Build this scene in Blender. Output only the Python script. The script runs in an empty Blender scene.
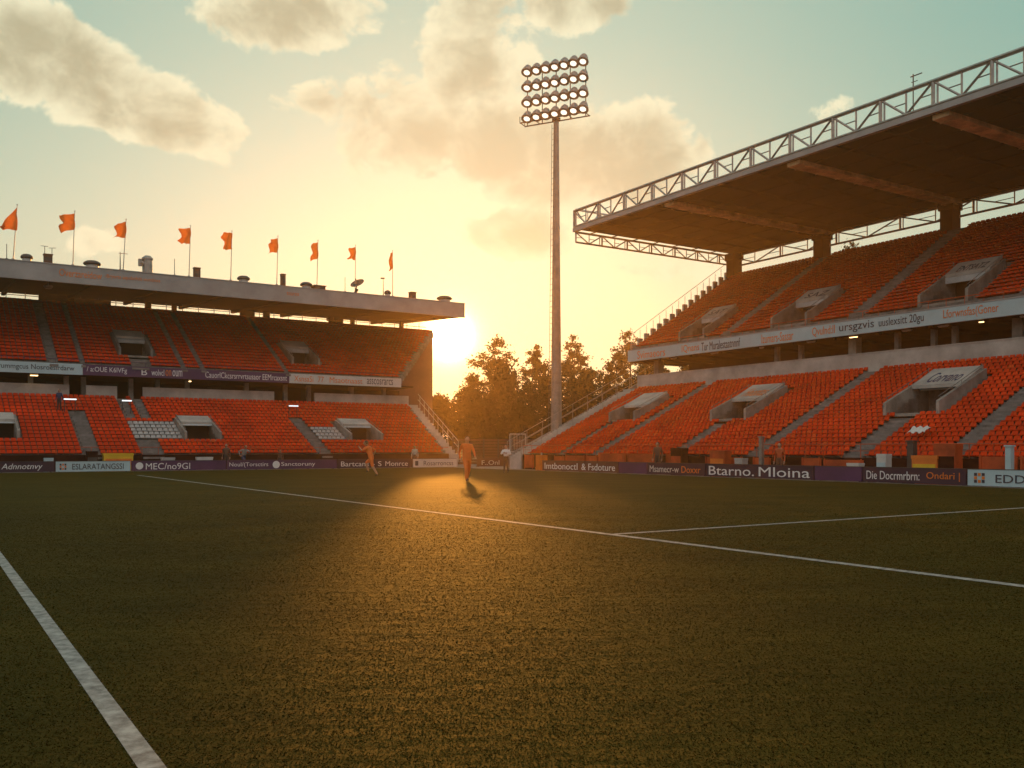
import bpy, bmesh, math, random
import numpy as np
from mathutils import Vector, Matrix
random.seed(7); RNG = np.random.default_rng(7)
SC = bpy.context.scene; COL = SC.collection
R = math.radians
F, CH, HY = 924.0, 1.45, 448.0
EX, EY = .842, .539                       # e: along the far stand; d: along the right-hand touchline
E3 = Vector((EX, EY, 0)); D3 = Vector((-EY, EX, 0)); Z3 = Vector((0, 0, 1))
def uv(u, v, z=0.0): return E3*u + D3*v + Z3*z

# ------------------------------------------------------------------ materials
def nodes(m):
    m.use_nodes = True; nt = m.node_tree; nt.nodes.clear(); return nt
def mat(name, col, rough=.6, metal=0, var=.15, scale=1.5, bump=0, spec=.4, col2=None, coord='Object', detail=4):
    m = bpy.data.materials.new(name); nt = nodes(m); N = nt.nodes.new; L = nt.links.new
    o = N('ShaderNodeOutputMaterial'); p = N('ShaderNodeBsdfPrincipled'); L(p.outputs[0], o.inputs[0])
    p.inputs['Roughness'].default_value = rough; p.inputs['Metallic'].default_value = metal
    p.inputs['Specular IOR Level'].default_value = spec
    tc = N('ShaderNodeTexCoord'); nz = N('ShaderNodeTexNoise'); nz.inputs['Scale'].default_value = scale
    nz.inputs['Detail'].default_value = detail; nz.inputs['Roughness'].default_value = .65
    L(tc.outputs[coord], nz.inputs['Vector'])
    rp = N('ShaderNodeValToRGB'); L(nz.outputs['Fac'], rp.inputs['Fac'])
    c2 = col2 or tuple(c*(1-var*2) for c in col); c1 = col if col2 else tuple(min(1, c*(1+var)) for c in col)
    rp.color_ramp.elements[0].position = .32; rp.color_ramp.elements[1].position = .68
    rp.color_ramp.elements[0].color = (*c2, 1); rp.color_ramp.elements[1].color = (*c1, 1)
    L(rp.outputs[0], p.inputs['Base Color'])
    if bump:
        b = N('ShaderNodeBump'); b.inputs['Strength'].default_value = bump; b.inputs['Distance'].default_value = .03
        L(nz.outputs['Fac'], b.inputs['Height']); L(b.outputs[0], p.inputs['Normal'])
    return m
def emat(name, col, strength, base=(.8, .8, .8)):
    m = bpy.data.materials.new(name); nt = nodes(m); N = nt.nodes.new
    o = N('ShaderNodeOutputMaterial'); p = N('ShaderNodeBsdfPrincipled'); nt.links.new(p.outputs[0], o.inputs[0])
    p.inputs['Base Color'].default_value = (*base, 1); p.inputs['Emission Color'].default_value = (*col, 1)
    p.inputs['Emission Strength'].default_value = strength; return m
def leafmat(name, c1, c2, trans=.45, scale=.6):
    m = bpy.data.materials.new(name); nt = nodes(m); N = nt.nodes.new; L = nt.links.new
    o = N('ShaderNodeOutputMaterial'); d = N('ShaderNodeBsdfDiffuse'); t = N('ShaderNodeBsdfTranslucent'); mx = N('ShaderNodeMixShader')
    tc = N('ShaderNodeTexCoord'); nz = N('ShaderNodeTexNoise'); nz.inputs['Scale'].default_value = scale; nz.inputs['Detail'].default_value = 3
    L(tc.outputs['Object'], nz.inputs['Vector']); rp = N('ShaderNodeValToRGB'); L(nz.outputs['Fac'], rp.inputs['Fac'])
    rp.color_ramp.elements[0].position = .35; rp.color_ramp.elements[1].position = .65
    rp.color_ramp.elements[0].color = (*c1, 1); rp.color_ramp.elements[1].color = (*c2, 1)
    L(rp.outputs[0], d.inputs[0]); L(rp.outputs[0], t.inputs[0]); mx.inputs[0].default_value = trans
    L(d.outputs[0], mx.inputs[1]); L(t.outputs[0], mx.inputs[2]); L(mx.outputs[0], o.inputs[0]); return m

M = dict(
 concrete=mat('concrete', (.30, .285, .26), .85, var=.22, scale=1.1, bump=.25),
 step=mat('terrace_concrete', (.20, .19, .18), .9, var=.25, scale=2.0, bump=.2),
 stair=mat('stair_concrete', (.22, .205, .20), .9, var=.2, scale=1.6, bump=.2),
 paleconc=mat('pale_concrete', (.46, .44, .41), .8, var=.16, scale=.8, bump=.15),
 seat=mat('orange_seat_plastic', (.68, .050, .004), .6, var=.16, scale=.5, spec=.12),
 seatdark=mat('deep_orange_seat_plastic', (.59, .042, .004), .6, var=.16, scale=.5, spec=.12),
 seatfade=mat('faded_orange_seat_plastic', (.66, .085, .016), .65, var=.12, scale=.5, spec=.12),
 greyseat=mat('grey_seat_plastic', (.42, .42, .42), .5, var=.15, scale=2.3),
 lintel=mat('pale_lintel', (.52, .56, .58), .7, var=.12, scale=1),
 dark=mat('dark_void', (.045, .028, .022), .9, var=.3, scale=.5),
 maroon=mat('dark_maroon_cladding', (.050, .017, .012), .9, var=.25, scale=.6, spec=.05),
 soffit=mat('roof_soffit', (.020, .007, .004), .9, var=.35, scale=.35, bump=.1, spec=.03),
 beam=mat('tan_beam', (.80, .60, .38), .7, var=.25, scale=1.2),
 fascia=mat('grey_roof_fascia', (.33, .335, .34), .55, var=.12, scale=.5, spec=.5),
 roofdeck=mat('roof_sheet', (.35, .35, .34), .6, var=.15),
 steel=mat('painted_steel', (.52, .52, .50), .45, metal=.3, var=.12),
 greysteel=mat('galvanised_steel', (.34, .33, .31), .4, metal=.6, var=.15, scale=3),
 mastgrey=mat('mast_paint', (.30, .29, .27), .6, var=.12, scale=2),
 darksteel=mat('dark_steel', (.09, .08, .075), .5, metal=.4, var=.15),
 purple=mat('purple_board', (.085, .035, .105), .5, var=.14, scale=.7),
 darkpurple=mat('dark_purple_board', (.05, .024, .045), .5, var=.14, scale=.7),
 brown=mat('brown_board', (.16, .065, .04), .5, var=.12, scale=.7),
 ltblue=mat('pale_blue_board', (.44, .60, .66), .45, var=.06, scale=.7),
 white=mat('white_print', (.80, .81, .82), .5, var=.04),
 whiteboard=mat('white_board', (.62, .62, .60), .5, var=.05),
 ink=mat('dark_print', (.035, .04, .06), .6, var=.05),
 orange=mat('orange_print', (.75, .20, .03), .5, var=.08),
 yellow=mat('yellow_plastic', (.75, .48, .03), .5, var=.08),
 redpanel=mat('orange_red_panel', (.52, .085, .02), .55, var=.22, scale=1.0),
 flag=None, skin=mat('skin', (.42, .24, .16), .6, var=.05), hair=mat('hair', (.03, .02, .015), .7, var=.1),
 kit=mat('orange_kit', (.72, .16, .03), .7, var=.08, scale=6), shirt=mat('white_shirt', (.72, .73, .75), .7, var=.05),
 trousers=mat('dark_trousers', (.06, .045, .04), .8, var=.1), navy=mat('navy_cloth', (.04, .05, .12), .8, var=.1),
 greycloth=mat('grey_cloth', (.34, .33, .33), .8, var=.1), brownc=mat('brown_cloth', (.14, .07, .045), .8, var=.1),
 boot=mat('boot', (.03, .03, .03), .5, var=.1),
 lampon=emat('lit_lamp_glass', (1, .92, .75), 1.25), ledbar=emat('lit_strip', (.85, .95, 1), 1.4), warm=emat('lit_warm', (1, .62, .25), 5.0),
 housing=mat('lamp_housing', (.24, .25, .255), .45, metal=.5, var=.1), glassdark=mat('dark_glass', (.02, .02, .022), .15, var=.1, spec=.6),
 bark=mat('bark', (.11, .075, .05), .9, var=.2, scale=3, bump=.4),
 leaf=leafmat('leaf_dark', (.016, .020, .006), (.045, .046, .012), .14),
 leaf2=leafmat('leaf_olive', (.020, .023, .007), (.052, .052, .014), .18),
)
M['flag'] = leafmat('orange_flag_cloth', (.70, .17, .035), (.85, .24, .05), .5, scale=2)

# ------------------------------------------------------------------ mesh helper
class Fr:                                    # a frame: origin + three axes
    def __init__(s, o, x, y, z=Z3): s.o, s.x, s.y, s.z = Vector(o), Vector(x), Vector(y), Vector(z)
    def p(s, a, b, c): return s.o + s.x*a + s.y*b + s.z*c
WF = Fr((0,0,0), (1,0,0), (0,1,0))
class MB:
    def __init__(s, fr=WF): s.v = []; s.f = []; s.m = []; s.fr = fr; s.sm = False
    def add(s, pts, faces, mi=0, fr=None):
        fr = fr or s.fr; n = len(s.v)
        s.v += [fr.p(*p) for p in pts]
        s.f += [tuple(i+n for i in f) for f in faces]; s.m += [mi]*len(faces)
    HEX = [(0,3,2,1),(4,5,6,7),(0,1,5,4),(1,2,6,5),(2,3,7,6),(3,0,4,7)]
    def box(s, a0, a1, b0, b1, c0, c1, mi=0, fr=None):
        s.add([(a0,b0,c0),(a1,b0,c0),(a1,b1,c0),(a0,b1,c0),(a0,b0,c1),(a1,b0,c1),(a1,b1,c1),(a0,b1,c1)], s.HEX, mi, fr)
    def hexa(s, p8, mi=0, fr=None): s.add(p8, s.HEX, mi, fr)
    def bar(s, p, q, r, n=6, r2=None, mi=0, fr=None):
        fr = fr or s.fr; P, Q = fr.p(*p), fr.p(*q); s.wbar(P, Q, r, n, r2, mi)
    def wbar(s, P, Q, r, n=6, r2=None, mi=0):
        r2 = r if r2 is None else r2; P = Vector(P); Q = Vector(Q); t = (Q-P).normalized()
        x = t.cross(Z3 if abs(t.z) < .9 else Vector((1,0,0))).normalized(); y = t.cross(x)
        k = len(s.v)
        for (c, rr) in ((P, r), (Q, r2)):
            for i in range(n):
                an = 2*math.pi*i/n; s.v.append(c + x*math.cos(an)*rr + y*math.sin(an)*rr)
        for i in range(n): j = (i+1) % n; s.f.append((k+i, k+j, k+n+j, k+n+i)); s.m.append(mi)
        s.f += [tuple(k+i for i in reversed(range(n))), tuple(k+n+i for i in range(n))]; s.m += [mi, mi]
    def lathe(s, prof, n=12, at=(0,0,0), mi=0):     # (radius, height) profile about z
        k = len(s.v)
        for r, z in prof:
            for i in range(n):
                an = 2*math.pi*i/n; s.v.append(s.fr.p(at[0]+r*math.cos(an), at[1]+r*math.sin(an), at[2]+z))
        for q in range(len(prof)-1):
            for i in range(n):
                j = (i+1) % n; s.f.append((k+q*n+i, k+q*n+j, k+(q+1)*n+j, k+(q+1)*n+i)); s.m.append(mi)
        s.f += [tuple(k+i for i in reversed(range(n))), tuple(k+(len(prof)-1)*n+i for i in range(n))]; s.m += [mi, mi]
    def build(s, name, mats, parent=None, fix=True, smooth=False, base=None):
        o0 = Vector(base) if base is not None else (parent_world(parent) if parent else Vector((0,0,0)))
        me = bpy.data.meshes.new(name); me.from_pydata([tuple(v-o0) for v in s.v], [], s.f)
        for m in (mats if isinstance(mats, (list, tuple)) else [mats]): me.materials.append(m)
        if max(s.m, default=0): me.polygons.foreach_set('material_index', s.m)
        if fix and len(s.f) < 60000:
            bm = bmesh.new(); bm.from_mesh(me); bmesh.ops.recalc_face_normals(bm, faces=bm.faces); bm.to_mesh(me); bm.free()
        if smooth: me.polygons.foreach_set('use_smooth', [True]*len(me.polygons))
        me.update(); o = bpy.data.objects.new(name, me); COL.objects.link(o)
        if parent: o.parent = parent
        elif base is not None: o.location = o0
        return o
def parent_world(p):
    w = Vector((0,0,0))
    while p: w = w + p.location; p = p.parent
    return w
def tag(o, label=None, cat=None, group=None, kind=None):
    for k, v in (('label', label), ('category', cat), ('group', group), ('kind', kind)):
        if v: o[k] = v
    return o
def thing(name, label, cat, loc=(0,0,0), group=None, rz=0):
    o = bpy.data.objects.new(name, None); COL.objects.link(o); o.location = loc; o.rotation_euler = (0,0,rz); o.empty_display_size = .3
    return tag(o, label, cat, group)
_txt = {}
def text_mesh(body, shear=0, bold=0):
    c = bpy.data.curves.new('lettering', 'FONT'); c.body = body; c.size = 1; c.shear = shear; c.offset = bold; c.extrude = .004; c.resolution_u = 3
    o = bpy.data.objects.new('lettering', c); COL.objects.link(o); dg = bpy.context.evaluated_depsgraph_get()
    me = bpy.data.meshes.new_from_object(o.evaluated_get(dg)); bpy.data.objects.remove(o); bpy.data.curves.remove(c)
    return me
def lettering(body, parent, fr, x0, x1, zb, zt, m, shear=0, lift=.012, bold=0, name='lettering'):
    """text in the plane of fr (x along the reading direction, y the outward normal), filling x0..x1 by zb..zt"""
    me = text_mesh(body, shear, bold); P = parent_world(parent)
    xs = [v.co.x for v in me.vertices]; ys = [v.co.y for v in me.vertices]
    ax, bx, ay, by = min(xs), max(xs), min(ys), max(ys)
    for v in me.vertices:
        px = x0 + (v.co.x-ax)/(bx-ax)*(x1-x0); pz = zb + (v.co.y-ay)/(by-ay)*(zt-zb)
        v.co = fr.p(px, lift + v.co.z, pz) - P
    me.materials.clear(); me.materials.append(m)
    o = bpy.data.objects.new(name, me); COL.objects.link(o); o.parent = parent; return o

# ------------------------------------------------------------------ ground
def sheet(name, pts, z, m):
    b = MB(); b.add([(p[0], p[1], z) for p in pts], [tuple(range(len(pts)))]); o = b.build(name, m, fix=False)
    o['kind'] = 'structure'; return o
gm = mat('bare_ground', (.10, .085, .06), .95, var=.3, scale=.2)
sheet('ground', [(-290,-110),(290,-110),(290,290),(-290,290)], 0.0, gm)
# pitch grass: soft rolling clumps and stretched bands
def grass_mat(name):
    m = bpy.data.materials.new(name); nt = nodes(m); N = nt.nodes.new; L = nt.links.new
    o = N('ShaderNodeOutputMaterial'); p = N('ShaderNodeBsdfPrincipled'); L(p.outputs[0], o.inputs[0])
    p.inputs['Roughness'].default_value = .75; p.inputs['Specular IOR Level'].default_value = .03
    tc = N('ShaderNodeTexCoord')
    n1 = N('ShaderNodeTexNoise'); n1.inputs['Scale'].default_value = .35; n1.inputs['Detail'].default_value = 5
    mp = N('ShaderNodeMapping'); mp.inputs['Scale'].default_value = (1.0, 2.2, 1); mp.inputs['Rotation'].default_value = (0,0,R(-20))
    L(tc.outputs['Object'], mp.inputs[0]); L(mp.outputs[0], n1.inputs['Vector'])
    n2 = N('ShaderNodeTexNoise'); n2.inputs['Scale'].default_value = 60; n2.inputs['Detail'].default_value = 6; n2.inputs['Roughness'].default_value = .75
    L(tc.outputs['Object'], n2.inputs['Vector'])
    mx = N('ShaderNodeMath'); mx.operation = 'MULTIPLY_ADD'; mx.inputs[1].default_value = .55; L(n1.outputs['Fac'], mx.inputs[0])
    m2 = N('ShaderNodeMath'); m2.operation = 'MULTIPLY'; m2.inputs[1].default_value = .45; L(n2.outputs['Fac'], m2.inputs[0]); L(m2.outputs[0], mx.inputs[2])
    rp = N('ShaderNodeValToRGB'); L(mx.outputs[0], rp.inputs['Fac'])
    rp.color_ramp.elements[0].position = .38; rp.color_ramp.elements[1].position = .62
    rp.color_ramp.elements[0].color = (.036, .031, .005, 1); rp.color_ramp.elements[1].color = (.062, .049, .007, 1)
    L(rp.outputs[0], p.inputs['Base Color'])
    bp = N('ShaderNodeBump'); bp.inputs['Strength'].default_value = .22; bp.inputs['Distance'].default_value = .045
    L(n2.outputs['Fac'], bp.inputs['Height'])
    n3 = N('ShaderNodeTexNoise'); n3.inputs['Scale'].default_value = 2.2; n3.inputs['Detail'].default_value = 4; L(mp.outputs[0], n3.inputs['Vector'])
    bp2 = N('ShaderNodeBump'); bp2.inputs['Strength'].default_value = .3; bp2.inputs['Distance'].default_value = .12
    L(n3.outputs['Fac'], bp2.inputs['Height']); L(bp2.outputs[0], bp.inputs['Normal']); L(bp.outputs[0], p.inputs['Normal'])
    return m
GM = grass_mat('pitch_grass')
sheet('pitch', [tuple(uv(*q).xy) for q in ((-60,-40),(33.2,-40),(33.2,60.9),(-60,60.9))], .006, GM)
sheet('running_track', [tuple(uv(*q).xy) for q in ((33.2,-40),(58,-40),(58,85),(-60,85),(-60,60.9),(33.2,60.9))], .004, M['step'])
paint = mat('line_paint', (.29, .29, .275), .8, var=.3, scale=9)
LW = .065
LINES = [(('u', .88), -12, 52, .055), (('u', 9.7), -12, 52, .08), (('v', 12.1), 9.78, 31, .07)]
for (ax, c), lo, hi, w in LINES:
    q = [(c-w, lo), (c+w, lo), (c+w, hi), (c-w, hi)] if ax == 'u' else [(lo, c-w), (hi, c-w), (hi, c+w), (lo, c+w)]
    sheet('pitch_line', [tuple(uv(*p).xy) for p in q], .010, paint)

# grass blades on the near pitch: one uncountable mass
def grass_blades(n=1000000):
    t = RNG.random(n); y0, y1 = 2.6, 40.0
    Y = y0*(y1/y0)**t; X = (RNG.random(n)*2-1)*(Y*.72+.8)
    U = X*EX+Y*EY; V = -X*EY+Y*EX
    ok = (U < 33) & (V < 60) & (RNG.random(n) < np.clip((40-Y)/26, 0, 1)**1.2); X, Y, U, V = X[ok], Y[ok], U[ok], V[ok]; n = len(X)
    # rolling ridges in blade height and tint, running across the pitch
    rid = np.sin(V*7.1+1.3*np.sin(U*.55)+.8*np.sin(U*1.7+V*.9))*.5+np.sin(V*13.7+1.1*np.sin(U*1.1+.4*V))*.3+np.sin(V*2.3+U*.35+1.2*np.sin(U*.3))*.5
    rid = rid*(.5+.5*np.sin(U*.83+1.7*np.sin(V*.41)))+.5*RNG.standard_normal(n)*0
    h = .006+(.0015+.0045*RNG.random(n))*(1+.10*rid); w = (.0024+.0016*RNG.random(n))*np.clip(Y/4.5, .8, 4.0); an = RNG.random(n)*math.pi*2
    lean = .8*h*RNG.standard_normal((2, n))
    P = np.empty((n, 3, 3), np.float32)
    P[:,0] = np.stack([X-np.cos(an)*w, Y-np.sin(an)*w, np.full(n, .006)], 1)
    P[:,1] = np.stack([X+np.cos(an)*w, Y+np.sin(an)*w, np.full(n, .006)], 1)
    P[:,2] = np.stack([X+lean[0], Y+lean[1], h], 1)
    me = bpy.data.meshes.new('grass'); me.vertices.add(n*3); me.vertices.foreach_set('co', P.ravel())
    me.loops.add(n*3); me.loops.foreach_set('vertex_index', np.arange(n*3, dtype=np.int32))
    me.polygons.add(n); me.polygons.foreach_set('loop_start', np.arange(0, n*3, 3, dtype=np.int32))
    mi = np.where(RNG.random(n) < np.clip(.32+.13*rid, .02, .95), 1, 0)
    for (ax, c), lo, hi, wd in LINES:
        A, B = (U, V) if ax == 'u' else (V, U)
        on = (np.abs(A-c) < wd*(.80+.35*RNG.random(n))) & (B > lo) & (B < hi) & (RNG.random(n) < .93); mi[on] = 2
    me.polygons.foreach_set('material_index', mi.astype(np.int32))
    me.materials.append(leafmat('blade', (.036, .031, .005), (.060, .048, .007), .12, .4))
    me.materials.append(leafmat('blade_warm', (.044, .035, .005), (.066, .051, .008), .12, .4))  # browner blades: the warm evening veil put into the grass colour
    me.materials.append(leafmat('blade_painted', (.20, .20, .185), (.31, .31, .29), .15, 3))
    me.update()
    nv = np.repeat(np.stack([.28*RNG.standard_normal(n), .28*RNG.standard_normal(n), np.ones(n)], 1), 3, axis=0)   # blades shade as one sward
    nv /= np.linalg.norm(nv, axis=1)[:,None]; me.polygons.foreach_set('use_smooth', np.ones(n, bool)); me.normals_split_custom_set(nv.tolist())
    me.update(); o = bpy.data.objects.new('grass', me); COL.objects.link(o)
    tag(o, 'short mown grass covering the near pitch, white where lines are painted', 'grass', kind='stuff')
grass_blades()

# ------------------------------------------------------------------ grandstands
def seat_parts(p, k=1.0):                            # tip-up shell seat: back faces -b, seen from the pitch
    w = p*.44
    back = [(-w,.20,.16),(w,.20,.16),(w,.235,.16),(-w,.235,.16),(-w*.84,.26,.345*k),(w*.84,.26,.345*k),(w*.84,.285,.345*k),(-w*.84,.285,.345*k)]
    pan = [(-w*.95,-.08,.13),(w*.95,-.08,.13),(w*.95,.21,.10),(-w*.95,.21,.10),(-w*.95,-.08,.175),(w*.95,-.08,.175),(w*.95,.215,.15),(-w*.95,.215,.15)]
    foot = [(-.03,.16,0),(.03,.16,0),(.03,.21,0),(-.03,.21,0),(-.03,.16,.11),(.03,.16,.11),(.03,.21,.11),(-.03,.21,.11)]
    return back, pan, foot
HEXN = np.array(MB.HEX)
class Stand:
    def __init__(s, name, label, base, A, B):
        s.root = thing(name, label, 'grandstand', base); s.fr = Fr(base, A, B); s.A, s.B = A, B; s.seats = []; s.grey = []
    def part(s, mb, name, m, parent=None, **k): return mb.build(name, m, parent or s.root, **k)
    def mb(s): return MB(s.fr)
    def tier(s, b0, z0, b1, z1, n, a_lo, a_hi, aisles, voms, greys=(), pitch=.38, thick=None, skip_front=0):
        """stepped concrete terrace, split round the vomitory openings; remembers where its seats go"""
        dep = (b1-b0)/n; rise = (z1-z0)/n; m = s.mb(); sts = [s.mb() for _ in aisles]
        for i in range(n):
            b = b0+i*dep; z = z0+i*rise; hi = a_hi(b+dep/2)
            zb = (0 if thick is None else z-thick)
            cuts = sorted([(v[0], v[1]) for v in voms if v[2] < b+dep*.6 and v[3] > b+dep*.6])
            x = a_lo; segs = []
            for c0, c1 in cuts: segs.append((x, c0)); x = c1
            segs.append((x, hi))
            for x0, x1 in segs:
                m.box(x0, x1, b, b+dep+(.06 if i < n-1 else 0), zb, z)
            for st, (ac, w, q0, q1) in zip(sts, aisles):     # half-steps of the stairway
                if q0 <= b+dep/2 <= q1:
                    st.box(ac-w/2, ac+w/2, b-dep*.5, b+dep*.02, z-rise-.01, z-rise*.5)
                    st.box(ac-w/2, ac+w/2, b+.01, b+dep*.98, z-.01, z+.006)
            if i < skip_front: continue
            k = 0; a = a_lo+pitch/2
            while a < hi-pitch*.5:
                ok = all(not (q0 <= b+dep/2 <= q1 and abs(a-ac) < w/2+pitch*.28) for ac, w, q0, q1 in aisles)
                ok = ok and all(not (v[0]-.35 < a < v[1]+.35 and v[2]-.25 < b+dep/2 < v[3]+.5) for v in voms)
                if ok:
                    g = any(q[0] < a < q[1] and q[2] < b+dep/2 < q[3] for q in greys)
                    (s.grey if g else s.seats).append((a, b+dep*.42, z))
                a += pitch
        return m, [q for q in sts if q.f]
    def seat_meshes(s, pitch=.38, keep=100, k=1.0):
        proto = None; pts = np.array(s.seats); W = np.array([s.fr.p(*p) for p in s.seats])
        px = 512+F*W[:,0]/np.maximum(W[:,1], 1); py = HY-F*(W[:,2]+.3-CH)/np.maximum(W[:,1], 1)
        vis = (px > 6) & (px < 1017) & (W[:,1] > 5) & (W[:,2] > 1.2)
        order = np.argsort(np.where(vis, W[:,1], 1e9))[:keep]; ks = set(order.tolist())
        back, pan, foot = seat_parts(pitch, k)
        lf = Fr((0,0,0), s.A, s.B); b = MB(lf); b.hexa(back); b.hexa(pan); b.hexa(foot, 1)
        proto = b.build('seat', [M['seat'], M['darksteel']], fix=True)
        for n_, i in enumerate(order):
            o = proto if n_ == 0 else proto.copy()
            if n_: COL.objects.link(o)
            o.parent = s.root; o.location = W[i]-parent_world(s.root)
        for name, arr, m in (('seat_rows', [p for i, p in enumerate(s.seats) if i not in ks], M['seat']), ('grey_seat_rows', s.grey, M['greyseat'])):
            if not arr: continue
            arr = np.array(arr); base = np.array([back, pan]).reshape(-1, 3)
            jit = (RNG.random((len(arr), 1))-.5)*.03
            P = arr[:,None,:]+base[None]; P[:,:,1] += jit
            w = np.array(s.fr.o)+P[...,0:1]*np.array(s.A)+P[...,1:2]*np.array(s.B)+P[...,2:3]*np.array(Z3)
            w = (w-np.array(parent_world(s.root))).reshape(-1, 3).astype(np.float32)
            quads = np.concatenate([HEXN, HEXN+8]); n = len(arr)
            fc = (quads[None]+(np.arange(n)*16)[:,None,None]).reshape(-1, 4)
            if (s.A.cross(s.B)).z < 0: fc = fc[:, ::-1]
            me = bpy.data.meshes.new(name); me.from_pydata(w.tolist(), [], fc.tolist()); me.materials.append(m)
            if m is M['seat']:
                me.materials.append(M['seatdark']); me.materials.append(M['seatfade'])
                tone = RNG.choice(3, n, p=(.76, .21, .03)); me.polygons.foreach_set('material_index', np.repeat(tone, 12).astype(np.int32))
            me.update()
            o = bpy.data.objects.new(name, me); COL.objects.link(o); o.parent = s.root; o['kind'] = 'stuff'
            o['label'] = 'grey seats beside the entrance stairs' if 'grey' in name else 'remaining orange seats in close rows'
    def vomitory(s, a0, a1, b0, b1, zf, sign=None, hood=1.5, open_h=.55, ink='ink'):
        m = s.mb(); t = .16; k = .46; z0 = zf(b0)-.05
        for x0, x1 in ((a0-t, a0), (a1, a1+t)):
            m.hexa([(x0,b0-.25,z0-.15),(x1,b0-.25,z0-.15),(x1,b1+.3,z0-.15),(x0,b1+.3,z0-.15),(x0,b0-.25,zf(b0)+k),(x1,b0-.25,zf(b0)+k),(x1,b1+.3,zf(b1)+k),(x0,b1+.3,zf(b1)+k)])
        top = zf(b1)+k; oh = z0+(top-z0)*open_h
        m.box(a0, a1, b0-.1, b1, z0-.15, z0)                       # floor of the passage
        lt = s.mb(); lt.hexa([(a0+.004,b1-.9,oh),(a1-.004,b1-.9,oh),(a1-.004,b1-.75,oh),(a0+.004,b1-.75,oh),(a0+.004,b1-.9,zf(b1-.9)+k-.18),(a1,b1-.9,zf(b1-.9)+k-.18),(a1,b1-.75,zf(b1-.75)+k-.18),(a0,b1-.75,zf(b1-.75)+k-.18)])
        v = s.part(m, 'vomitory', M['concrete'])
        lt.build('lintel', M['lintel'], v)
        d = s.mb(); d.box(a0+.002, a1-.002, b1+.05, b1+.12, z0, top-.1)                  # dark panel standing for the shade of the passage
        d.build('dark_opening', M['dark'], v)
        c = s.mb(); h0 = b1-hood
        c.hexa([(a0+.003,h0,zf(h0)+k-.16),(a1-.003,h0,zf(h0)+k-.16),(a1-.003,b1+.29,zf(b1+.29)+k-.16),(a0+.003,b1+.29,zf(b1+.29)+k-.16),
                (a0+.003,h0,zf(h0)+k+.012),(a1-.003,h0,zf(h0)+k+.012),(a1-.003,b1+.29,zf(b1+.29)+k+.012),(a0+.003,b1+.29,zf(b1+.29)+k+.012)])
        c.build('hood', M['paleconc'], v)
        if sign:
            sl = (zf(1.)-zf(0.)); up = (s.B+Z3*sl).normalized(); nrm = (Z3-s.B*sl).normalized()
            rd = s.A if s.A.cross(Z3).dot(s.B) < 0 else -s.A
            org = s.fr.p(a0 if rd == s.A else a1, h0, zf(h0)+k+.014)
            f = Fr(org, rd, nrm, up); lettering(sign, v, f, (a1-a0)*.2, (a1-a0)*.85, hood*.18, hood*.95, M[ink], lift=.006)
        r = s.mb()
        for x in (a0-t/2, a1+t/2):
            for q in (0, .5, 1):
                b = b0+(b1-b0)*q; r.bar((x,b,zf(b)+k-.01), (x,b,zf(b)+k+.22), .016)
            r.bar((x,b0-.2,zf(b0)+k+.2), (x,b1+.2,zf(b1)+k+.22), .016)
        r.build('handrail', M['greysteel'], v)
        return v

# ---------- the right-hand stand (runs along the touchline, two tiers under a trussed roof)
RS = Stand('grandstand', 'two-tier orange-seated grandstand under a trussed flat roof with dark underside', uv(35, 0), D3, E3)
rl = lambda b: 1.0+b*.5
ru = lambda b: 8.9+(b-9.6)*(6.7/10.4)
ALO = -6.0
voms = [(25.1, 27.7, 4.3, 7.6), (36.9, 39.4, 4.4, 7.3), (47.0, 49.4, 4.8, 7.3), (12.5, 15.1, 4.3, 7.6), (0, 2.6, 4.3, 7.6)]
aisl = [(22.0, .95, 0, 10), (26.6, .95, 0, 4.2), (32.6, .85, 0, 10), (38.4, .85, 0, 4.3), (45.4, .8, 0, 10), (10, .95, 0, 10), (49, .7, 0, 4.4), (16.5, .9, 0, 4)]
m, st = RS.tier(0, 1.0, 10, 5.9, 24, ALO, lambda b: 53, aisl, voms, pitch=.32)
RS.part(m, 'lower_terrace', M['step']); [RS.part(q, 'stairway', M['stair']) for q in st]
n_lower = len(RS.seats)
voms_u = [(27.1, 29.6, 9.9, 12.8), (37.2, 39.7, 9.9, 12.7), (45.8, 48.0, 9.9, 12.6), (14, 16.5, 9.9, 12.8)]
aisl_u = [(24.0, .9, 9, 20), (33.7, .9, 9, 20), (43.8, .85, 9, 20), (12, .9, 9, 20), (2, .9, 9, 20)]
m, st = RS.tier(9.6, 8.9, 20, 15.4, 25, ALO, lambda b: 53.2, aisl_u, voms_u, pitch=.32, thick=.5)
RS.part(m, 'upper_terrace', M['step']); [RS.part(q, 'stairway', M['stair']) for q in st]
for v, sg, ik in zip(voms, ('Corvano', 'Hnomtas', None, 'Sorano', None), ('navy', 'orange', 'ink', 'ink', 'ink')): RS.vomitory(*v, rl, sg, ink=ik)
for v, sg in zip(voms_u, ('ENTSATZ', 'SAZ', 'SAT', 'ENTRAZ')): RS.vomitory(*v, ru, sg, hood=.9)
RS.seat_meshes(pitch=.32, k=.93)
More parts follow.
